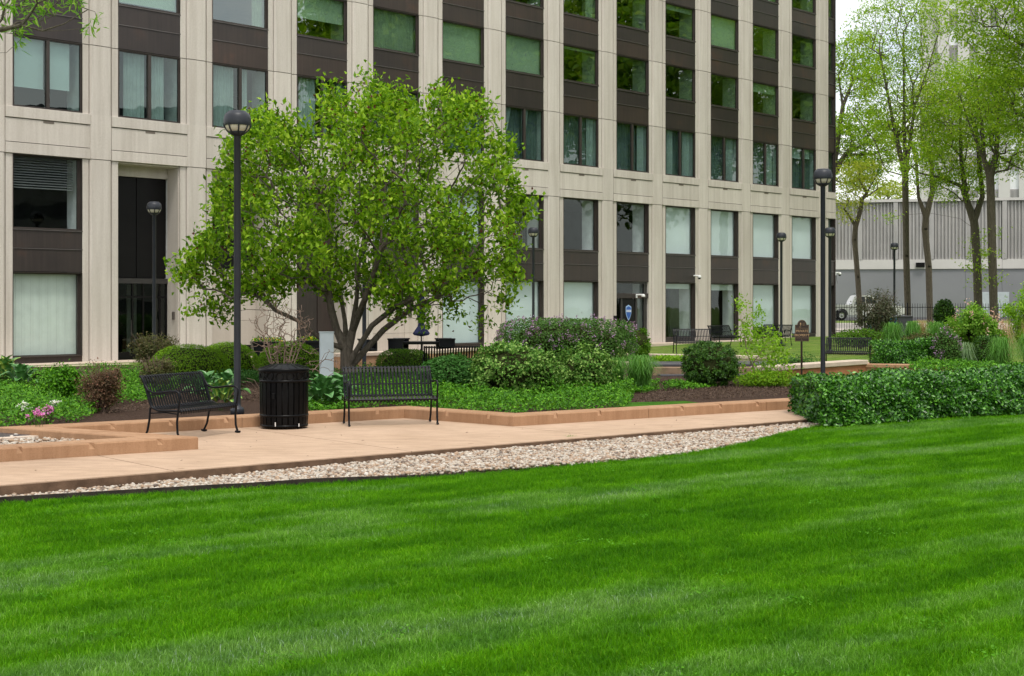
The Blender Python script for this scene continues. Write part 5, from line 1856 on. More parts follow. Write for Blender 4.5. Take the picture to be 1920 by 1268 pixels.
SH = [
    dict(name='barberry_shrub', label='reddish brown vase-shaped barberry in the left flower bed', x0=143, x1=238, ytop=678, Y=22.4, zb=0.115, mat=M['barberry'], n=7000, L=0.035, Wd=0.022, vase=0.55, amp=0.34, seed=1, shell=0.75, up=0.6, clumps=110, csp=0.13),
    dict(name='barberry_shrub', label='dark olive barberry before the black entrance portal', x0=240, x1=338, ytop=622, Y=34.5, zb=0.1, mat=M['barberry_g'], n=5000, L=0.055, Wd=0.032, vase=0.45, amp=0.4, seed=2, shell=0.9, clumps=80, csp=0.15),
    dict(name='barberry_shrub', label='small olive barberry just behind the left bench back', x0=262, x1=326, ytop=664, Y=26.5, zb=0.115, mat=M['barberry_g'], n=4200, L=0.045, Wd=0.028, vase=0.3, amp=0.35, seed=3, shell=0.8, clumps=60, csp=0.18),
    dict(name='clipped_mound', label='bright green clipped mound above the left bench', x0=284, x1=425, ytop=647, Y=31, zb=0.115, mat=M['mound'], n=9000, L=0.055, Wd=0.018, amp=0.08, seed=4, cut=0.18, core=0.86, shell=0.15),
    dict(name='clipped_mound', label='bright green clipped mound behind the tall front lamp post', x0=373, x1=482, ytop=641, Y=33.5, zb=0.1, mat=M['mound'], n=8000, L=0.055, Wd=0.018, amp=0.08, seed=5, cut=0.18, core=0.86, shell=0.15),
    dict(name='clipped_mound', label='bright green clipped mound behind the bare twiggy shrub', x0=488, x1=598, ytop=641, Y=33.0, zb=0.1, mat=M['mound'], n=8000, L=0.055, Wd=0.018, amp=0.08, seed=6, cut=0.18, core=0.86, shell=0.15),
    dict(name='clipped_mound', label='darker clipped mound right of the magnolia trunk', x0=712, x1=806, ytop=655, Y=32.0, zb=0.1, mat=M['mound_d'], n=8000, L=0.05, Wd=0.018, amp=0.10, seed=7, cut=0.1, core=0.86, shell=0.15, flat_top=1.3),
    dict(name='laurel_shrub', label='low bluish leafy shrub behind the right end of the front bench', x0=786, x1=900, ytop=668, Y=27.4, zb=0.1, mat=M['vinca_b'], n=6500, L=0.075, Wd=0.038, amp=0.2, seed=8, depth=0.8),
    dict(name='euonymus_shrub', label='large rounded variegated euonymus in the middle bed', x0=884, x1=1048, ytop=644, Y=25.8, zb=0.115, mat=M['euonymus'], n=12500, L=0.062, Wd=0.042, amp=0.42, seed=9, tsp=0.3, up=0.7, clumps=260, csp=0.085),
    dict(name='euonymus_shrub', label='paler variegated euonymus right of the largest one', x0=1040, x1=1153, ytop=649, Y=27.2, zb=0.115, mat=M['euonymus'], n=7000, L=0.06, Wd=0.04, amp=0.35, seed=10, tsp=0.32, shell=0.6, core=0.62, clumps=110, csp=0.12),
    dict(name='lilac_shrub', label='wide lilac in mauve bloom before the pale roller blinds', x0=940, x1=1180, ytop=599, Y=41.5, zb=0.06, mat=M['lilac'], n=15000, L=0.075, Wd=0.045, amp=0.16, seed=11, depth=0.5, flat_top=1.5, flowers=(M['lilac_fl'], 100, 12, 0.055, 0.055)),
    dict(name='small_shrub', label='small fresh green shrub beside the shield door', x0=1178, x1=1218, ytop=614, Y=45, zb=0.06, mat=M['mound_d'], n=3500, L=0.075, Wd=0.05, amp=0.25, seed=12, clumps=50, csp=0.15),
    dict(name='ball_shrub', label='dark round clipped ball shrub in the right bed', x0=1279, x1=1382, ytop=638, Y=29.3, zb=0.12, mat=M['box'], n=13000, L=0.042, Wd=0.026, amp=0.16, seed=13, core=0.84, shell=0.2, flat_top=1.15, clumps=420, csp=0.055),
    dict(name='lilac_shrub', label='small round lilac with mauve flecks right of the terrace hedge', x0=1750, x1=1799, ytop=617, Y=36.3, zb=-0.12, mat=M['lilac'], n=4500, L=0.06, Wd=0.035, amp=0.2, seed=14, flowers=(M['lilac_fl'], 26, 9, 0.04, 0.045)),
    dict(name='box_shrub', label='boxy dark clipped shrub at the foot of the viburnum', x0=1829, x1=1873, ytop=630, Y=37.2, zb=-0.12, mat=M['box'], n=4000, L=0.055, Wd=0.032, amp=0.08, seed=15, flat_top=1.8, core=0.84, shell=0.2),
    dict(name='viburnum_shrub', label='blush-flowered viburnum standing on a thin trunk at right', x0=1776, x1=1872, ytop=563, Y=38.0, zb=-0.12, mat=M['vib'], n=6500, L=0.085, Wd=0.055, amp=0.4, seed=16, cut=-0.28, core=0.35, shell=0.7, clumps=70, csp=0.13, flowers=(M['blush'], 26, 10, 0.045, 0.05)),
    dict(name='lime_shrub', label='lime green shrub at the right edge above the dry grass', x0=1880, x1=1990, ytop=530, Y=41.0, zb=0.40, mat=M['bright'], n=7000, L=0.085, Wd=0.05, amp=0.45, seed=17, cut=-0.1, core=0.3, shell=0.8, clumps=60, csp=0.13),
    dict(name='ball_shrub', label='dark round shrub in front of the picket fence', x0=1753, x1=1788, ytop=562, Y=76, zb=0.1, mat=M['box'], n=3500, L=0.12, Wd=0.07, amp=0.15, seed=18, cut=-0.15, core=0.84),
    dict(name='smoke_shrub', label='smoky dark purple-green shrub in front of the parked pickup', x0=1606, x1=1684, ytop=541, Y=62, zb=0.1, mat=M['smoke'], n=5200, L=0.11, Wd=0.06, vase=0.25, amp=0.5, seed=19, shell=0.9, clumps=90, csp=0.14),
    dict(name='leafy_perennial', label='leafy green perennial clump left of the barberry', x0=82, x1=146, ytop=687, Y=24.6, zb=0.115, mat=M['vinca'], n=3600, L=0.075, Wd=0.036, amp=0.35, seed=20, core=0.45, shell=0.6, clumps=60, csp=0.16),
    dict(name='low_shrub', label='low loose green planting left of the terrace path wall', x0=1440, x1=1545, ytop=664, Y=36.6, zb=-0.12, mat=M['vinca_b'], n=2600, L=0.055, Wd=0.03, amp=0.4, seed=25, depth=0.4, core=0.5, shell=0.7),
    dict(name='low_shrub', label='yellow-green low planting between the two pale kerbs', x0=1222, x1=1292, ytop=668, Y=42.5, zb=0.1, mat=M['bright'], n=1600, L=0.07, Wd=0.04, amp=0.5, seed=26, depth=0.6, core=0.0, shell=0.9),
    dict(name='low_shrub', label='small bright planting at the foot of the lime sapling', x0=1378, x1=1500, ytop=697, Y=29.0, zb=0.12, mat=M['mound'], n=3000, L=0.07, Wd=0.022, amp=0.4, seed=27, depth=0.5, core=0.4, shell=0.8),
    dict(name='low_shrub', label='sprawling green planting along the fence behind the terrace bench', x0=1564, x1=1660, ytop=617, Y=52, zb=0.2, mat=M['mound_d'], n=3000, L=0.10, Wd=0.04, amp=0.4, seed=28, depth=0.5, core=0.5, shell=0.8),
    dict(name='low_shrub', label='brownish low planting behind the terrace hedge', x0=1690, x1=1765, ytop=626, Y=46, zb=0.25, mat=M['barberry_g'], n=2500, L=0.08, Wd=0.04, amp=0.4, seed=29, depth=0.6, core=0.6, shell=0.7),
]
for d_ in SH: shrub(**d_)
# trunk of the viburnum standard
vp = at(1823, 660, 38.0)
vt = bpy.data.objects
for o in col.objects:
    if o.name.startswith('viburnum_shrub'):
        MB().tube([(0.02, 0, -0.05), (-0.04, 0, 0.35), (0.03, 0, 0.8)], [0.03, 0.025, 0.03], 7).build('trunk', M['twig'], o)

# --- lime sapling
rg = np.random.default_rng(61)
sY_ = 29.6
q = np.array([(1385, 580), (1400, 588), (1395, 600), (1412, 592), (1405, 612), (1392, 625), (1420, 600), (1410, 630), (1425, 645), (1400, 650), (1440, 612), (1455, 620), (1448, 640), (1436, 655), (1462, 632),
              (1470, 655), (1455, 660), (1430, 665), (1410, 668), (1395, 680), (1440, 680), (1465, 678), (1480, 670), (1425, 690), (1450, 695), (1408, 700), (1475, 690), (1388, 560), (1420, 575), (1438, 700),
              (1445, 625), (1430, 620), (1418, 618), (1460, 645), (1445, 668), (1418, 680)])
tg = np.array([at(a + rg.uniform(-4, 4), b + 14 + rg.uniform(-4, 4), sY_ + c) for (a, b), c in zip(np.repeat(q, 2, axis=0), rg.uniform(-0.35, 0.35, len(q) * 2))])
sb = np.array(at(1418, 722, sY_)); sb[2] = 0.1
A, par = grow([[tuple(sb), tuple(at(1416, 700, sY_)), tuple(at(1412, 680, sY_))], [tuple(at(1416, 700, sY_)), tuple(at(1400, 660, sY_)), tuple(at(1394, 610, sY_))], [tuple(at(1412, 680, sY_)), tuple(at(1435, 650, sY_))]],
              tg, seg=0.12, alpha=0.3, jit=0.08, seed=6)
r, ends = radii(par, 0.003, 0.016)
sp_ = empty('sapling', tuple(sb), 0, 'loose lime green sapling right of the round clipped ball shrub', 'tree')
link('trunk', branch_mesh('trunk', A - sb, par, r, M['twig'], 5), sp_)
link('crown', tip_leaves('crown', A - sb, np.where(ends)[0], rg, 48, 0.09, 0.075, 0.048, M['bright'], 0.3), sp_)

# --- bare twiggy shrub
rg = np.random.default_rng(62)
bY = 25.5
bb = np.array(at(528, 720, bY)); bb[2] = 0.1
tgt = []
for k in range(430):
    a = rg.uniform(-1, 1); t = rg.uniform(0.25, 1)
    px_ = 528 + a * 66 * t + rg.uniform(-6, 6); py_ = 712 - 152 * t * (1 - 0.30 * a * a) + rg.uniform(-6, 6)
    tgt.append(at(px_, py_, bY + rg.uniform(-0.5, 0.5) * t))
for k in range(50): tgt.append(at(rg.uniform(570, 640), rg.uniform(648, 712), bY + rg.uniform(-0.3, 0.3)))
for k in range(14): tgt.append(at(rg.uniform(440, 490), rg.uniform(640, 740), bY + rg.uniform(-0.3, 0.3)))
st_ = [[tuple(bb), tuple(bb + np.array([0, 0, 0.08]))]]
for k in range(9):
    a = -0.9 + 1.8 * k / 8
    st_.append([tuple(bb + np.array([0, 0, 0.08])), tuple(bb + np.array([a * 0.16, rg.uniform(-0.1, 0.1), 0.45])), tuple(bb + np.array([a * 0.38, rg.uniform(-0.25, 0.25), 0.95]))])
A, par = grow(st_, np.array(tgt), seg=0.14, alpha=0.15, jit=0.10, seed=7)
r, ends = radii(par, 0.0042, 0.026, 2.8)
bs = empty('bare_shrub', tuple(bb), 0, 'leafless brown twiggy shrub behind the litter bin', 'shrub')
link('twig', branch_mesh('twig', A - bb, par, r, M['twig'], 5), bs)


# --- ornamental grass clumps
def grass_clump(label, x0, x1, ytop, Y, zb, mat, n=260, seed=0, wid=0.012, name='ornamental_grass', lean=0.55):
    rg = np.random.default_rng(seed + 200)
    cx = at((x0 + x1) / 2, 600, Y).x
    R = (x1 - x0) / 2 * Y / F
    h = (H - (ytop - HY) * Y / F) - zb
    e = empty(name, (cx, Y, zb), 0, label, 'grass', 'ornamental grass clumps')
    a = rg.uniform(0, 2 * pi, n)
    rad = R * rg.random(n) ** 0.6
    hh = h * rg.uniform(0.6, 1.12, n)
    b0 = np.stack([0.35 * R * rg.normal(0, 0.5, n), 0.3 * R * rg.normal(0, 0.5, n), np.zeros(n)], 1)
    o = np.stack([np.cos(a), np.sin(a), np.zeros(n)], 1)
    P1 = b0 + o * (rad * 0.25)[:, None] + np.array([0, 0, 1]) * (hh * 0.55)[:, None]
    P2 = b0 + o * (rad * 0.62)[:, None] + np.array([0, 0, 1]) * (hh * 0.95)[:, None]
    P3 = b0 + o * (rad * 1.2)[:, None] + np.array([0, 0, 1]) * (hh * (1.0 - 0.85 * lean * (rad / R)))[:, None]
    sd = np.stack([-np.sin(a), np.cos(a), np.zeros(n)], 1) * wid / 2
    V = np.stack([b0 - sd, b0 + sd, P1 - sd, P1 + sd, P2 - sd * 0.8, P2 + sd * 0.8, P3], 1)
    i0 = (np.arange(n) * 7)[:, None]
    q4 = np.concatenate([i0 + np.array([[0, 1, 3, 2]]), i0 + np.array([[2, 3, 5, 4]])])
    t3 = i0 + np.array([[4, 5, 6]])
    link('blades', np_mesh('blades', V.reshape(-1, 3), [q4, t3], mat, np.repeat(tints(rg, n, 0.25), 7)), e)
    return e


grass_clump('arching green ornamental grass between the euonymus and the ball shrub', 1155, 1245, 668, 27.8, 0.12, M['og'], 520, 1)
grass_clump('narrow green grass tuft beside the paler euonymus', 1138, 1180, 672, 28.2, 0.12, M['og'], 240, 2)
for k, (x0, x1, yt, Y_, m_, lb) in enumerate((
        (1648, 1700, 607, 51, 'og', 'green grass clump left of the far lilac, nearest the dark bins'),
        (1694, 1730, 605, 52, 'og', 'green grass clump in the middle of the far grass row'),
        (1730, 1782, 606, 50, 'og', 'green grass clump above the small round lilac'),
        (1776, 1832, 600, 48, 'og', 'tall green grass clump left of the viburnum trunk'),
        (1786, 1830, 645, 36.6, 'og_blue', 'pale bluish grass tuft right of the small round lilac'),
        (1848, 1906, 636, 35.0, 'og', 'big soft grass mound at right behind the hedge'),
        (1898, 1975, 630, 34.6, 'og', 'big soft grass mound cut by the right edge'),
        (1862, 1912, 600, 40.5, 'og_dry', 'tan dry grass clump under the lime shrub'),
        (1905, 1960, 598, 40.2, 'og_dry', 'tan dry grass clump at the right edge'),
        (1705, 1755, 600, 72, 'og_dry', 'thin tan grass at the foot of the fence'),
        (1822, 1856, 606, 44, 'og', 'dark green grass behind the boxy shrub'))):
    grass_clump(lb, x0, x1, yt, Y_, float(terr_z(at((x0 + x1) / 2, 600, Y_).x, Y_)), M[m_], 150 if m_ == 'og_dry' else 520, 10 + k, (0.007 if m_ == 'og_dry' else 0.012) * Y_ / 36)
for k, (px_, py_, lb) in enumerate(((1068, 832, 'yellowish grass tuft sprouting at the middle of the walkway edge'), (1128, 826, 'small grass tuft at the walkway edge right of the yellowish one'), (908, 848, 'tiny grass tuft at the walkway edge left of the yellowish one'))):
    g_ = P(px_, py_, -0.1)
    grass_clump(lb, px_ - (17, 6, 5)[k], px_ + (17, 6, 5)[k], py_ - (16, 12, 12)[k], g_.y, -0.11, M['og_blue' if k else 'og'], (70, 30, 26)[k], 60 + k, 0.004)


# --- hostas: every leaf its own piece
def hosta_leaf(mat):
    nu, nv = 6, 3
    V, UV = [], []
    for i in range(nu + 1):
        u = i / nu
        w = 0.085 * sin(pi * min(1, u * 0.93 + 0.05)) ** 0.75
        y = 0.26 * u
        z = 0.10 * sin(u * 2.2) - 0.05 * u * u
        for j in range(nv):
            s_ = (j - 1)
            V.append((s_ * w, y, z + abs(s_) * w * 0.35)); UV.append((s_, u))
    Fc = []
    for i in range(nu):
        for j in range(nv - 1):
            a = i * nv + j
            Fc.append((a, a + 1, a + nv + 1, a + nv))
    me_ = bpy.data.meshes.new('leaf')
    me_.from_pydata(V, [], Fc)
    uv = me_.uv_layers.new(name='UVMap')
    for lp in me_.loops: uv.data[lp.index].uv = UV[lp.vertex_index]
    me_.polygons.foreach_set('use_smooth', np.ones(len(Fc), bool))
    me_.materials.append(mat); me_.update()
    return me_


HL = {'hosta': hosta_leaf(M['hosta']), 'hosta_v': hosta_leaf(M['hosta_v'])}


def hosta(label, px_, Y_, size, kind, seed, n=34, zb=0.115):
    rg = random.Random(seed)
    e = empty('hosta', (at(px_, 700, Y_).x, Y_, zb), 0, label, 'hosta', 'hosta plants')
    MB().lathe([(0.0, 0.06 * size), (0.03 * size, 0.04 * size), (0.04 * size, 0.0)], 8).build('crown_base', M['hosta'].copy() if False else M['mound_d'], e)
    for k in range(n):
        t = (k + 0.5) / n
        o = link('leaf', HL[kind], e)
        a = k * 2.399 + rg.uniform(-0.3, 0.3)
        tilt = radians(72 - 78 * t + rg.uniform(-8, 8))
        rr = 0.05 + 0.16 * t * size
        o.location = (-sin(a) * rr, cos(a) * rr, (0.10 + 0.22 * (1 - t) ** 0.7) * size)
        o.rotation_euler = (tilt, rg.uniform(-0.25, 0.25), a)
        s_ = size * rg.uniform(0.75, 1.15)
        o.scale = (s_, s_, s_)
    return e


hosta('plain green hosta between the litter bin and the right front bench', 606, 23.2, 1.0, 'hosta', 1, 56)
hosta('plain green hosta tucked behind the left armrest of the right front bench', 634, 23.9, 0.95, 'hosta', 2, 44)
hosta('yellow-centred hosta showing through the left bench armrest', 414, 22.9, 0.9, 'hosta_v', 3, 36)
hosta('green hosta above the yellow-centred one', 385, 24.9, 0.95, 'hosta', 4, 34)
hosta('green hosta beside the tall front lamp', 425, 25.3, 0.9, 'hosta', 5, 30)
hosta('yellow-marked hosta at the far left edge of the bed', 12, 29.0, 1.15, 'hosta_v', 6, 36)
hosta('green hosta near the left edge of the bed', 40, 28.2, 1.0, 'hosta', 7, 30)


# --- ground cover carpets (uncountable)
def carpet(name, label, poly_px, z, mat, n, L, Wd, h, seed, holes=()):
    rg = np.random.default_rng(seed)
    poly = [tuple(P(a, b, z)[:2]) if abs(a) + abs(b) > 200 else (a, b) for a, b in poly_px]
    xs_, ys_ = [p[0] for p in poly], [p[1] for p in poly]
    pos = np.zeros((0, 2))
    while len(pos) < n:
        q = np.stack([rg.uniform(min(xs_), max(xs_), n * 2), rg.uniform(min(ys_), max(ys_), n * 2)], 1)
        q = q[in_poly(q[:, 0], q[:, 1], poly)]
        pos = np.concatenate([pos, q])
    pos = pos[:n]
    hz = h * (0.55 + 0.25 * np.sin(pos[:, 0] * 3.1 + pos[:, 1] * 1.7) + 0.2 * np.sin(pos[:, 0] * 7.3 - pos[:, 1] * 4.1) + 0.2 * np.sin(pos[:, 1] * 9.0 + 2 * np.sin(pos[:, 0] * 5)))
    z_ = z + np.maximum(0.02, 1.25 * hz * rg.random(n) ** 0.55)
    p3 = np.stack([pos[:, 0], pos[:, 1], z_], 1)
    nrm = unit(rg.normal(0, 0.55, (n, 3)) + np.array([0, -0.25, 1.0]))
    dr = unit(np.cross(nrm, rg.normal(size=(n, 3)))) + np.array([0, 0, 0.35])
    o = link(name, leaf_mesh(name, p3, dr, nrm, L * rg.uniform(0.6, 1.25, n), Wd * rg.uniform(0.75, 1.2, n), mat, tints(rg, n, 0.24)))
    return prop(o, label, 'ground cover', None, 'stuff')


carpet('ground_cover', 'dense green ground cover filling the left flower bed', [(-9.2, 18.9), tuple(offset_chain(chain, 0.44)[3]), tuple(offset_chain(chain, 0.44)[3] + Vector((0.9, 0.68))), (196, 770), (290, 752), (345, 732), (262, 708), (180, 704), (60, 712), (-60, 722)],
       0.115, M['vinca'], 34000, 0.060, 0.030, 0.26, 71)
carpet('ground_cover', 'dense green ground cover filling the middle bed behind the right front bench',
       [tuple(offset_chain(chain, 0.42)[2].lerp(offset_chain(chain, 0.42)[3], 0.33)), tuple(offset_chain(chain, 0.42)[2]), tuple(offset_chain(chain, 0.42)[1]), tuple(offset_chain(chain, 0.42)[1].lerp(offset_chain(chain, 0.42)[0], 0.145)), (1190, 738), (1160, 722), (1050, 712), (900, 700), (830, 694), (720, 700), (640, 710), (588, 740)],
       0.115, M['vinca'], 60000, 0.060, 0.032, 0.24, 72)
carpet('ground_cover', 'green ground cover patch below the ornamental grass', [(1160, 738), (1215, 738), (1270, 724), (1330, 718), (1345, 726), (1300, 731), (1245, 733), (1210, 728), (1240, 716), (1170, 722)],
       0.12, M['vinca'], 5000, 0.055, 0.03, 0.14, 73)
carpet('bark_chips', 'loose bark chips in the left mulch bed', [(190, 778), (300, 768), (470, 756), (600, 745), (620, 716), (470, 716), (300, 724), (280, 750)], 0.112, M['litter'], 11000, 0.042, 0.012, 0.02, 76)
carpet('bark_chips', 'loose bark chips in the right mulch bed', [(1190, 757), (1500, 742), (1500, 716), (1320, 718), (1210, 728)], 0.112, M['litter'], 11000, 0.042, 0.012, 0.02, 77)
carpet('ground_cover', 'green ground cover behind the left front mounds', [(330, 712), (480, 706), (600, 702), (640, 706), (560, 716), (420, 722), (350, 722)], 0.12, M['vinca_b'], 8000, 0.07, 0.036, 0.22, 74)
carpet('ground_cover', 'green planting in front of the terrace hedge and grasses', [(1700, 694), (1830, 696), (1930, 704), (1940, 694), (1850, 688), (1790, 684), (1720, 686)], 0.30, M['vinca'], 5000, 0.07, 0.035, 0.16, 75)


# --- phlox flowers by the left kerb
def phlox(label, px_, py_, w, mat, nh, seed, z=0.30):
    rg = np.random.default_rng(seed)
    b = P(px_, py_ + 22, 0.115)
    e = empty('phlox', (b.x, b.y, 0.115), 0, label, 'flower', 'phlox flowers')
    c = np.stack([rg.normal(0, w, nh), rg.normal(0, w * 0.7, nh), rg.uniform(0.17, 0.26, nh)], 1)
    per = 14
    pp = np.repeat(c, per, axis=0) + rg.normal(0, 0.016, (nh * per, 3))
    m = len(pp)
    link('blossom', leaf_mesh('blossom', pp, rnd_dirs(rg, m) + np.array([0, 0, 0.2]), unit(rg.normal(0, 0.4, (m, 3)) + np.array([0, -0.5, 1])), 0.026, 0.024, mat, tints(rg, m)), e)
    st = MB()
    for q in c: st.tube([(q[0] * 0.7, q[1] * 0.7, 0), tuple(q)], 0.003, 4)
    st.build('stem', M['mound_d'], e)


phlox('pink phlox cluster in the left flower bed', 88, 775, 0.085, M['pink'], 16, 1)
phlox('smaller pink phlox cluster below the main one', 70, 784, 0.05, M['pink'], 8, 2)
phlox('white phlox left of the pink cluster', 47, 768, 0.05, M['white_fl'], 8, 3)
phlox('white phlox just behind the pink cluster', 100, 765, 0.04, M['white_fl'], 7, 4)


# --- black flower boxes
def flower_box(label, px_, Y_, w, seed):
    rg = np.random.default_rng(seed)
    e = empty('flower_box', (at(px_, 640, Y_).x, Y_, 0.05), 0.3, label, 'planter', 'black flower boxes by the entrance')
    MB().prism_y([(-w * 0.42, 0), (w * 0.42, 0), (w * 0.5, 0.62), (-w * 0.5, 0.62)], -0.28, 0.28).build('box', M['iron'], e)
    MB().box(-w * 0.52, w * 0.52, -0.31, 0.31, 0.58, 0.66, 0.01).build('rim', M['iron'], e)
    n = 500
    pp = np.stack([rg.uniform(-w * 0.45, w * 0.45, n), rg.uniform(-0.25, 0.25, n), 0.66 + rg.uniform(0, 0.10, n)], 1)
    link('blossom', leaf_mesh('blossom', pp[:90], rnd_dirs(rg, 90), rnd_dirs(rg, 90), 0.04, 0.04, M['yellow_fl'], tints(rg, 90)), e)
    link('foliage', leaf_mesh('foliage', pp[260:], rnd_dirs(rg, 240), rnd_dirs(rg, 240), 0.08, 0.04, M['vinca'], tints(rg, 240)), e)


flower_box('black box of yellow flowers left of the pale slab', 583, 42.5, 0.9, 1)
flower_box('black box of yellow flowers behind the bare twiggy shrub', 503, 41.5, 0.95, 2)


# ================================================================== BACKGROUND STRUCTURES
# --- picket fence
fn = empty('picket_fence', (0, 80, 0.05), 0, 'black metal picket fence between the garden and the street', 'fence')
pk = MB().box(-0.011, 0.011, -0.011, 0.011, 0.05, 1.70).add([(-0.011, -0.011, 1.70), (0.011, -0.011, 1.70), (0.011, 0.011, 1.70), (-0.011, 0.011, 1.70), (0, 0, 1.77)], [(0, 1, 4), (1, 2, 4), (2, 3, 4), (3, 0, 4)]).mesh('picket', M['iron'])
x_ = 15.0
k = 0
while x_ < 33:
    if k % 17: link('picket', pk, fn, (x_, 0, 0))
    else: MB().box(-0.035, 0.035, -0.035, 0.035, 0, 1.78).build('post', M['iron'], fn, (x_, 0, 0))
    x_ += 0.142; k += 1
for z_ in (0.18, 1.50): MB().box(15, 33, -0.014, 0.014, z_, z_ + 0.035).build('rail', M['iron'], fn)

# --- podium building with ribbed panels
M['podium_grey'] = plain('podium_grey_render', (0.235, 0.24, 0.25), 0.85, 0, 0.25, 0.10, 0.15)
M['podium_rib'] = concrete_mat('podium_ribbed_concrete', (0.40, 0.395, 0.385), (0.48, 0.47, 0.455), 0.5, 0.1)
M['podium_white'] = plain('podium_white_band', (0.58, 0.56, 0.53), 0.8, 0, 0.2, 0.08, 0.2)
pa, pb_ = Vector((20.0, 137.0)), Vector((60.0, 128.0))
pd = empty('podium_building', (pa.x, pa.y, 0.4), atan2(pb_.y - pa.y, pb_.x - pa.x), 'long grey podium block with ribbed concrete upper wall beyond the street', 'building')
PL_ = (pb_ - pa).length + 14
nb = 17
bwid = PL_ / nb
za, zb_, zc, zd = 0.0, 4.55, 5.45, 10.85
for k in range(nb):
    x0_, x1_ = k * bwid, (k + 1) * bwid
    MB().box(x0_ + 0.01, x1_ - 0.01, 0, 0.4, za, zb_).build('base_panel', M['podium_grey'], pd)
    MB().box(x0_ + 0.01, x1_ - 0.01, -0.12, 0.4, zb_ + 0.01, zc).build('band_panel', M['podium_white'], pd)
    MB().box(x0_ + 0.0, x0_ + 0.42, -0.16, 0.4, zc + 0.01, zd).build('column', M['podium_rib'], pd)
    rb_ = MB()
    rb_.box(x0_ + 0.43, x1_ - 0.01, 0.16, 0.4, zc + 0.01, zd - 0.05)
    m_ = 9
    for j in range(m_):
        xx = x0_ + 0.55 + (bwid - 0.70) * j / (m_ - 1)
        rb_.box(xx - 0.055, xx + 0.055, 0.0, 0.17, zc + 0.01, zd - 0.02)
    prop(rb_.build('rib_panel', M['podium_rib'], pd), kind='stuff')
MB().box(0, PL_, -0.2, 0.5, zd, zd + 0.25).build('coping', M['podium_white'], pd)
MB().box(0, PL_, 0.4, 20, 0, zd).build('body', M['podium_grey'], pd)
MB().box(24.0, 26.5, -0.05, 0.1, 0.1, 2.4).build('door', plain('pale_door', (0.46, 0.51, 0.53), 0.5), pd)
MB().box(18.2, 19.0, -0.35, 0.0, 4.72, 5.15).build('wall_light', M['black'], pd)

# --- tall pale tower behind
M['tower'] = plain('tower_white_concrete', (0.56, 0.54, 0.53), 0.8, 0, 0.2, 0.06, 0.1)
M['tower_rib'] = plain('tower_ribbed_panel', (0.47, 0.45, 0.45), 0.8, 0, 0.2, 0.08, 0.2)
M['tower_glass'] = plain('tower_pale_window', (0.80, 0.82, 0.83), 0.25, 0, 0.5, 0.05, 0.2)
tY2 = 190.0
tx0 = at(1727, 300, tY2).x
tw_ = empty('tower_block', (tx0 + 3.4, tY2, 0.4), -0.27, 'tall pale tower with ribbed panels behind the podium and trees', 'building')
mpp = tY2 / F
pitch, cw = 4.85, 1.45
bay_w = 36 * mpp
z_top = 46.0
nbt = 9
MB().box(-3.2, bay_w * nbt, 0.5, 25, 0, z_top).build('body', M['tower'], tw_)
zs = [z for z in np.arange(14.1 - 2 * pitch, z_top - 3, pitch)]
for k in range(nbt + 1):
    xx = k * bay_w - 0.4
    MB().box(xx - cw / 2, xx + cw / 2, -0.25, 0.6, 0, z_top + 0.5).build('column', M['tower'], tw_)
for k in range(nbt):
    xa, xb = k * bay_w - 0.4 + cw / 2, (k + 1) * bay_w - 0.4 - cw / 2
    for zf in zs:
        wo = MB().box(xa, xb, 0.30, 0.52, zf + 2.3, zf + 4.85).build('window', M['tower_glass'], tw_)
        rp = MB().box(xa, xb, 0.25, 0.55, zf, zf + 2.29)
        for j in range(7):
            xx = xa + (xb - xa) * (j + 0.5) / 7
            rp.box(xx - 0.04, xx + 0.04, 0.05, 0.26, zf, zf + 2.29)
        prop(rp.build('rib_panel', M['tower_rib'], tw_), kind='stuff')

# --- white pickup parked in the street
M['car_white'] = plain('white_car_paint', (0.62, 0.62, 0.61), 0.25, 0, 0.5, 0.04)
M['tyre'] = plain('tyre_rubber', (0.012, 0.012, 0.012), 0.8)
M['car_glass'] = plain('car_glass', (0.035, 0.045, 0.055), 0.08, 0, 0.6)
M['chrome'] = plain('wheel_metal', (0.55, 0.55, 0.55), 0.3, 0.8)
ky = 105.6
kx = at(1618, 590, ky).x
tk = empty('pickup_truck', (kx, ky, 0.505), 0.0, 'white pickup truck parked in the street behind the fence', 'pickup')
# side outline, nose to the right
bodyp = [(-2.95, 0.55), (-2.95, 1.10), (-2.90, 1.16), (-1.10, 1.16), (-1.02, 1.22), (1.15, 1.18), (2.55, 1.06), (2.80, 0.98), (2.88, 0.55), (2.62, 0.42), (2.30, 0.42), (2.24, 0.66), (2.06, 0.84), (1.80, 0.90),
         (1.54, 0.84), (1.36, 0.66), (1.30, 0.40), (-1.30, 0.40), (-1.36, 0.66), (-1.54, 0.84), (-1.80, 0.90), (-2.06, 0.84), (-2.24, 0.66), (-2.30, 0.45)]
MB().prism_y(bodyp, -0.95, 0.95).build('body', M['car_white'], tk)
cabp = [(-1.05, 1.20), (-0.98, 1.45), (-0.75, 1.80), (-0.60, 1.86), (0.30, 1.86), (0.50, 1.80), (1.18, 1.19)]
MB().prism_y(cabp, -0.84, 0.84).build('cab', M['car_white'], tk)
MB().prism_y([(-0.80, 1.24), (-0.62, 1.74), (-0.05, 1.76), (-0.05, 1.24)], -0.853, -0.845).build('side_window', M['car_glass'], tk)
MB().prism_y([(0.03, 1.24), (0.03, 1.76), (0.40, 1.74), (0.92, 1.24)], -0.853, -0.845).build('side_window', M['car_glass'], tk)
ws = MB(); ws.add([(0.53, -0.76, 1.79), (0.53, 0.76, 1.79), (1.17, 0.80, 1.23), (1.17, -0.80, 1.23)], [(0, 1, 2, 3)])
ws.build('windscreen', M['car_glass'], tk, (0.02, 0, 0.01))
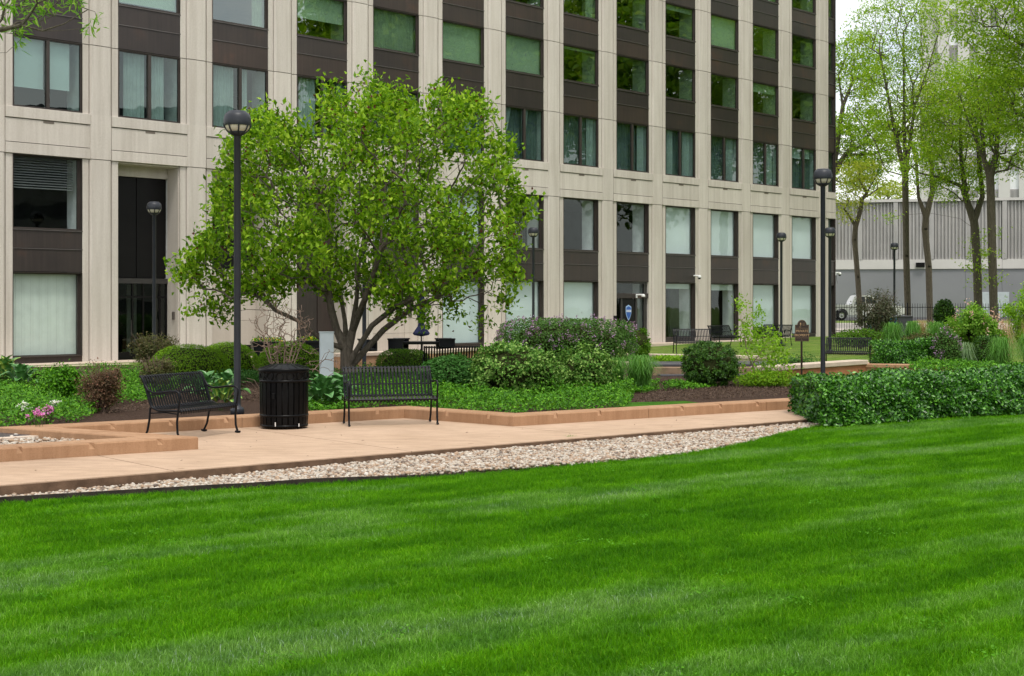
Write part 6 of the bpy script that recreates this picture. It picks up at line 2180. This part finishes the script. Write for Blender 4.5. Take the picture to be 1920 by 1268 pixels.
for wx in (-1.80, 1.80):
    for wy in (-0.86, 0.86):
        w_o = MB().lathe([(0.20, -0.11), (0.37, -0.11), (0.385, -0.06), (0.385, 0.06), (0.37, 0.11), (0.20, 0.11)], 24).build('wheel', M['tyre'], tk, (wx, wy, 0.385), (radians(90), 0, 0))
        MB().lathe([(0.0, 0.10), (0.07, 0.10), (0.09, 0.06), (0.20, 0.08), (0.22, 0.105), (0.215, -0.1), (0, -0.1)], 16).build('rim', M['chrome'], w_o)
MB().box(2.80, 2.98, -0.92, 0.92, 0.42, 0.62, 0.03).build('bumper', M['chrome'], tk)
MB().box(-3.05, -2.93, -0.92, 0.92, 0.46, 0.64, 0.03).build('bumper', M['chrome'], tk)
MB().box(0.95, 1.10, -1.08, -0.90, 1.22, 1.42, 0.02).build('side_mirror', M['car_white'], tk)
MB().box(2.78, 2.86, -0.90, -0.62, 0.78, 0.95, 0.02).build('headlight', M['white_plastic'], tk)

# --- turquoise printed cabinet and dark bin behind the smoky shrub
M['turq'] = None
m, N, L, out = new_mat('turquoise_print')
nz = noise(N, L, pos_node(N, L), 3.5, 3, 0.6)
principled(N, L, out, ramp(N, L, nz, [(0.40, (0.01, 0.03, 0.06)), (0.5, (0.01, 0.10, 0.20)), (0.58, (0.05, 0.36, 0.42)), (0.7, (0.30, 0.62, 0.68))]), 0.4)
M['turq'] = m
cY = 70.0
ct = empty('printed_cabinet', (at(1658, 600, cY).x, cY, 0.12), 0.1, 'low utility cabinet with turquoise print behind the smoky shrub', 'cabinet')
MB().box(-0.75, 0.55, -0.3, 0.3, 0.05, 0.98, 0.02).build('body', M['turq'], ct)
MB().box(-0.78, 0.58, -0.33, 0.33, 0.98, 1.03, 0.01).build('lid', M['turq'], ct)
MB().box(-0.75, 0.55, -0.28, 0.28, 0.0, 0.05).build('base', M['dark_stone'], ct)
gb = empty('dark_bin', (at(1694, 600, cY).x, cY, 0.12), 0.0, 'dark grey bin with a white label right of the turquoise cabinet', 'bin')
MB().prism_y([(-0.30, 0.0), (0.30, 0.0), (0.36, 1.0), (-0.36, 1.0)], -0.3, 0.3).build('body', M['dark_stone'], gb)
MB().box(-0.39, 0.39, -0.34, 0.34, 1.0, 1.07, 0.02).build('lid', M['dark_stone'], gb)
MB().box(0.05, 0.28, -0.318, -0.305, 0.60, 0.72).build('label', M['white_plastic'], gb)


# --- banded block outside the right edge, mirrored in the left windows
M['band_glass'] = plain('dark_band_glass', (0.02, 0.024, 0.026), 0.2, 0, 0.5)
M['band_wall'] = plain('grey_band_wall', (0.22, 0.21, 0.20), 0.8)
ob = empty('banded_building', (48, 2, -0.1), radians(96), 'low grey banded building outside the right edge, mirrored in the left windows', 'building')
for k in range(7):
    MB().box(-12, 40, 0, 12, k * 2.0, k * 2.0 + 1.1).build('wall_band', M['band_wall'], ob)
    MB().box(-11.9, 39.9, 0.15, 11.8, k * 2.0 + 1.1, k * 2.0 + 2.0).build('window_band', M['band_glass'], ob)

# ================================================================== PEBBLES
def pebbles(name, label, pts, zf, rmin, rmax, seed):
    rg = np.random.default_rng(seed)
    bm = bmesh.new(); bmesh.ops.create_icosphere(bm, subdivisions=1, radius=1)
    bv = np.array([v.co[:] for v in bm.verts]); bf = np.array([[v.index for v in f.verts] for f in bm.faces]); bm.free()
    n = len(pts)
    r_ = rg.uniform(rmin, rmax, n) * rg.choice([0.7, 1.0, 1.0, 1.25], n)
    sc_ = np.stack([r_ * rg.uniform(0.85, 1.3, n), r_ * rg.uniform(0.7, 1.05, n), r_ * rg.uniform(0.45, 0.75, n)], 1)
    V = bv[None] * (1 + rg.normal(0, 0.08, (n, len(bv), 1)))
    V = V * sc_[:, None, :]
    a = rg.uniform(0, 2 * pi, n); t = rg.normal(0, 0.35, n)
    ca, sa, ct_, st_ = np.cos(a), np.sin(a), np.cos(t), np.sin(t)
    y1 = V[:, :, 1] * ct_[:, None] - V[:, :, 2] * st_[:, None]; z1 = V[:, :, 1] * st_[:, None] + V[:, :, 2] * ct_[:, None]
    x2 = V[:, :, 0] * ca[:, None] - y1 * sa[:, None]; y2 = V[:, :, 0] * sa[:, None] + y1 * ca[:, None]
    V = np.stack([x2 + pts[:, 0:1], y2 + pts[:, 1:2], z1 + zf(pts)[:, None] + sc_[:, 2:3] * 0.3], 2)
    Fc = (bf[None] + (np.arange(n) * len(bv))[:, None, None]).reshape(-1, 3)
    o = link(name, np_mesh(name, V.reshape(-1, 3), Fc, M['pebble'], np.repeat(np.clip(rg.beta(1.3, 1.5, n), 0, 1), len(bv)), smooth=True))
    return prop(o, label, 'pebbles', None, 'stuff')


rg = np.random.default_rng(91)
x = rg.uniform(-7.0, 5.5, 60000); v = rg.random(60000)
a_, b_ = edge_y(x) + 0.055, FR(x) - 0.02
wd = b_ - a_
keep = (wd > 0.02) & (rg.random(60000) < np.clip(wd, 0, 3) / 2.2)
x, v, a_, wd = x[keep], v[keep], a_[keep], wd[keep]
pp = np.stack([x, a_ + v * wd], 1)[:32000]
dist_f = FR(pp[:, 0]) - pp[:, 1]
pebbles('pebble_strip', 'strip of pale river pebbles between the lawn and the walkway', pp, lambda p: -0.140 + 0.035 * rg.random(len(p)) + 0.05 * smooth(-5, 0, p[:, 0]), 0.013, 0.028, 92)
q = np.stack([rg.uniform(-9, -3.6, 12000), rg.uniform(14, 20.5, 12000)], 1)
q = q[in_poly(q[:, 0], q[:, 1], peb_poly)]
pebbles('pebble_patch', 'patch of pale river pebbles inside the left kerb corner', q[:6500], lambda p: 0.035 + 0.03 * rg.random(len(p)), 0.018, 0.036, 93)


# ================================================================== LAWN GRASS (uncountable blades)
def tuft(name, n, h, rad, seed, mat, wid=0.0032):
    rg = np.random.default_rng(seed)
    a = rg.uniform(0, 2 * pi, n); rr = rad * np.sqrt(rg.random(n))
    b0 = np.stack([rr * np.cos(a), rr * np.sin(a), np.full(n, -0.006)], 1)
    hh = h * rg.uniform(0.5, 1.15, n)
    la = rg.uniform(0, 2 * pi, n); le = rg.uniform(0.1, 0.75, n)
    o = np.stack([np.cos(la), np.sin(la), np.zeros(n)], 1)
    P1 = b0 + o * (hh * le * 0.35)[:, None] + np.array([0, 0, 1]) * (hh * 0.62)[:, None]
    P2 = b0 + o * (hh * le)[:, None] + np.array([0, 0, 1]) * (hh * (1.0 - 0.25 * le))[:, None]
    sa = rg.uniform(0, 2 * pi, n)
    sd = np.stack([np.cos(sa), np.sin(sa), np.zeros(n)], 1) * wid / 2 * rg.uniform(0.8, 1.4, n)[:, None]
    V = np.stack([b0 - sd, b0 + sd, P1 - sd * 0.8, P1 + sd * 0.8, P2], 1)
    i0 = (np.arange(n) * 5)[:, None]
    me_ = np_mesh(name, V.reshape(-1, 3), [i0 + np.array([[0, 1, 3, 2]]), i0 + np.array([[2, 3, 4]])], mat, np.repeat(np.clip(rg.normal(0.45, 0.25, n), 0, 1), 5))
    return bpy.data.objects.new(name, me_)


def scatter(obj, sources, dens, smin, smax, seed):
    ng = bpy.data.node_groups.new('grass_scatter', 'GeometryNodeTree')
    ng.interface.new_socket('Geometry', in_out='INPUT', socket_type='NodeSocketGeometry')
    ng.interface.new_socket('Geometry', in_out='OUTPUT', socket_type='NodeSocketGeometry')
    n, l = ng.nodes, ng.links
    gi, go = n.new('NodeGroupInput'), n.new('NodeGroupOutput')
    dp = n.new('GeometryNodeDistributePointsOnFaces')
    dp.inputs['Seed'].default_value = seed
    na = n.new('GeometryNodeInputNamedAttribute'); na.data_type = 'FLOAT'; na.inputs['Name'].default_value = 'dens'
    mu = n.new('ShaderNodeMath'); mu.operation = 'MULTIPLY'; mu.inputs[1].default_value = dens
    l.new(na.outputs['Attribute'], mu.inputs[0]); l.new(mu.outputs[0], dp.inputs['Density'])
    jn = n.new('GeometryNodeJoinGeometry')
    for s in sources:
        oi = n.new('GeometryNodeObjectInfo'); oi.inputs['Object'].default_value = s; oi.inputs['As Instance'].default_value = True
        l.new(oi.outputs['Geometry'], jn.inputs[0])
    ip = n.new('GeometryNodeInstanceOnPoints'); ip.inputs['Pick Instance'].default_value = True
    rv = n.new('FunctionNodeRandomValue'); rv.data_type = 'FLOAT_VECTOR'
    rv.inputs[0].default_value = (-0.16, -0.16, 0); rv.inputs[1].default_value = (0.16, 0.16, 6.283)
    rs = n.new('FunctionNodeRandomValue'); rs.data_type = 'FLOAT'
    rs.inputs[2].default_value = smin; rs.inputs[3].default_value = smax
    l.new(gi.outputs[0], dp.inputs['Mesh']); l.new(dp.outputs['Points'], ip.inputs['Points'])
    l.new(jn.outputs[0], ip.inputs['Instance']); l.new(rv.outputs[0], ip.inputs['Rotation']); l.new(rs.outputs[1], ip.inputs['Scale'])
    l.new(ip.outputs[0], go.inputs[0])
    md = obj.modifiers.new('scatter', 'NODES'); md.node_group = ng


def lawn_dens(x, y):
    if y < 4.6: return 0.0
    if abs(x) > 0.37 * y + 2.4: return 0.0
    return float(np.interp(y, [5.5, 9, 14, 24], [1.0, 0.85, 0.6, 0.4]))


gr = grid_sheet('lawn_grass', np.linspace(-10.5, 13.5, 130), lambda x: 4.4, lambda x: float(edge_y(x)) + 0.01, 90, lawn_z, M['blade'], 'stuff', lawn_dens)
prop(gr, 'short dense mown grass of the front lawn', 'grass')
scatter(gr, [tuft('grass_tuft', 34, 0.052, 0.045, 1, M['blade']), tuft('grass_tuft', 30, 0.060, 0.05, 2, M['blade']), tuft('grass_tuft', 36, 0.045, 0.05, 3, M['blade'])], 480, 0.75, 1.35, 5)


# --- broad-leaved weeds and clover dotted through the lawn, and a little litter of leaf bits on the walk
rg = np.random.default_rng(131)
cx_ = rg.uniform(-0.34, 0.34, 40); cy_ = 6.2 + 12 * rg.random(40) ** 1.4
cc = np.stack([cx_ * cy_, cy_], 1)
cc = cc[cc[:, 1] < edge_y(cc[:, 0]) - 0.4]
per = 34
pw = np.repeat(cc, per, axis=0) + rg.normal(0, 0.07, (len(cc) * per, 2)) * np.repeat(rg.uniform(0.4, 1.6, len(cc)), per)[:, None]
zw = lawn_z(pw[:, 0], pw[:, 1]) + rg.uniform(0.030, 0.062, len(pw))
p3 = np.stack([pw[:, 0], pw[:, 1], zw], 1)
m_ = len(p3)
o = link('lawn_weeds', leaf_mesh('lawn_weeds', p3, rg.normal(0, 1, (m_, 3)) * np.array([1, 1, 0.3]), unit(rg.normal(0, 0.35, (m_, 3)) + np.array([0, 0, 1.0])), 0.022 * rg.uniform(0.6, 1.4, m_), 0.016, M['vinca_w'], tints(rg, m_)))
prop(o, 'small broad-leaved weeds scattered through the front lawn', 'weeds', None, 'stuff')
q = np.stack([rg.uniform(-7, 6, 900), rg.uniform(11, 26, 900)], 1)
q = q[in_poly(q[:, 0], q[:, 1], [tuple(v) for v in walk_poly])]
q = q[rg.random(len(q)) < 0.18]
p3 = np.stack([q[:, 0], q[:, 1], np.full(len(q), 0.006)], 1)
o = link('leaf_litter', leaf_mesh('leaf_litter', p3, rg.normal(0, 1, (len(q), 3)) * np.array([1, 1, 0.1]), unit(rg.normal(0, 0.2, (len(q), 3)) + np.array([0, 0, 1.0])), 0.03 * rg.uniform(0.5, 1.6, len(q)), 0.015, M['litter'], tints(rg, len(q))))
prop(o, 'scattered bits of dry leaf on the tan walkway', 'leaf litter', None, 'stuff')
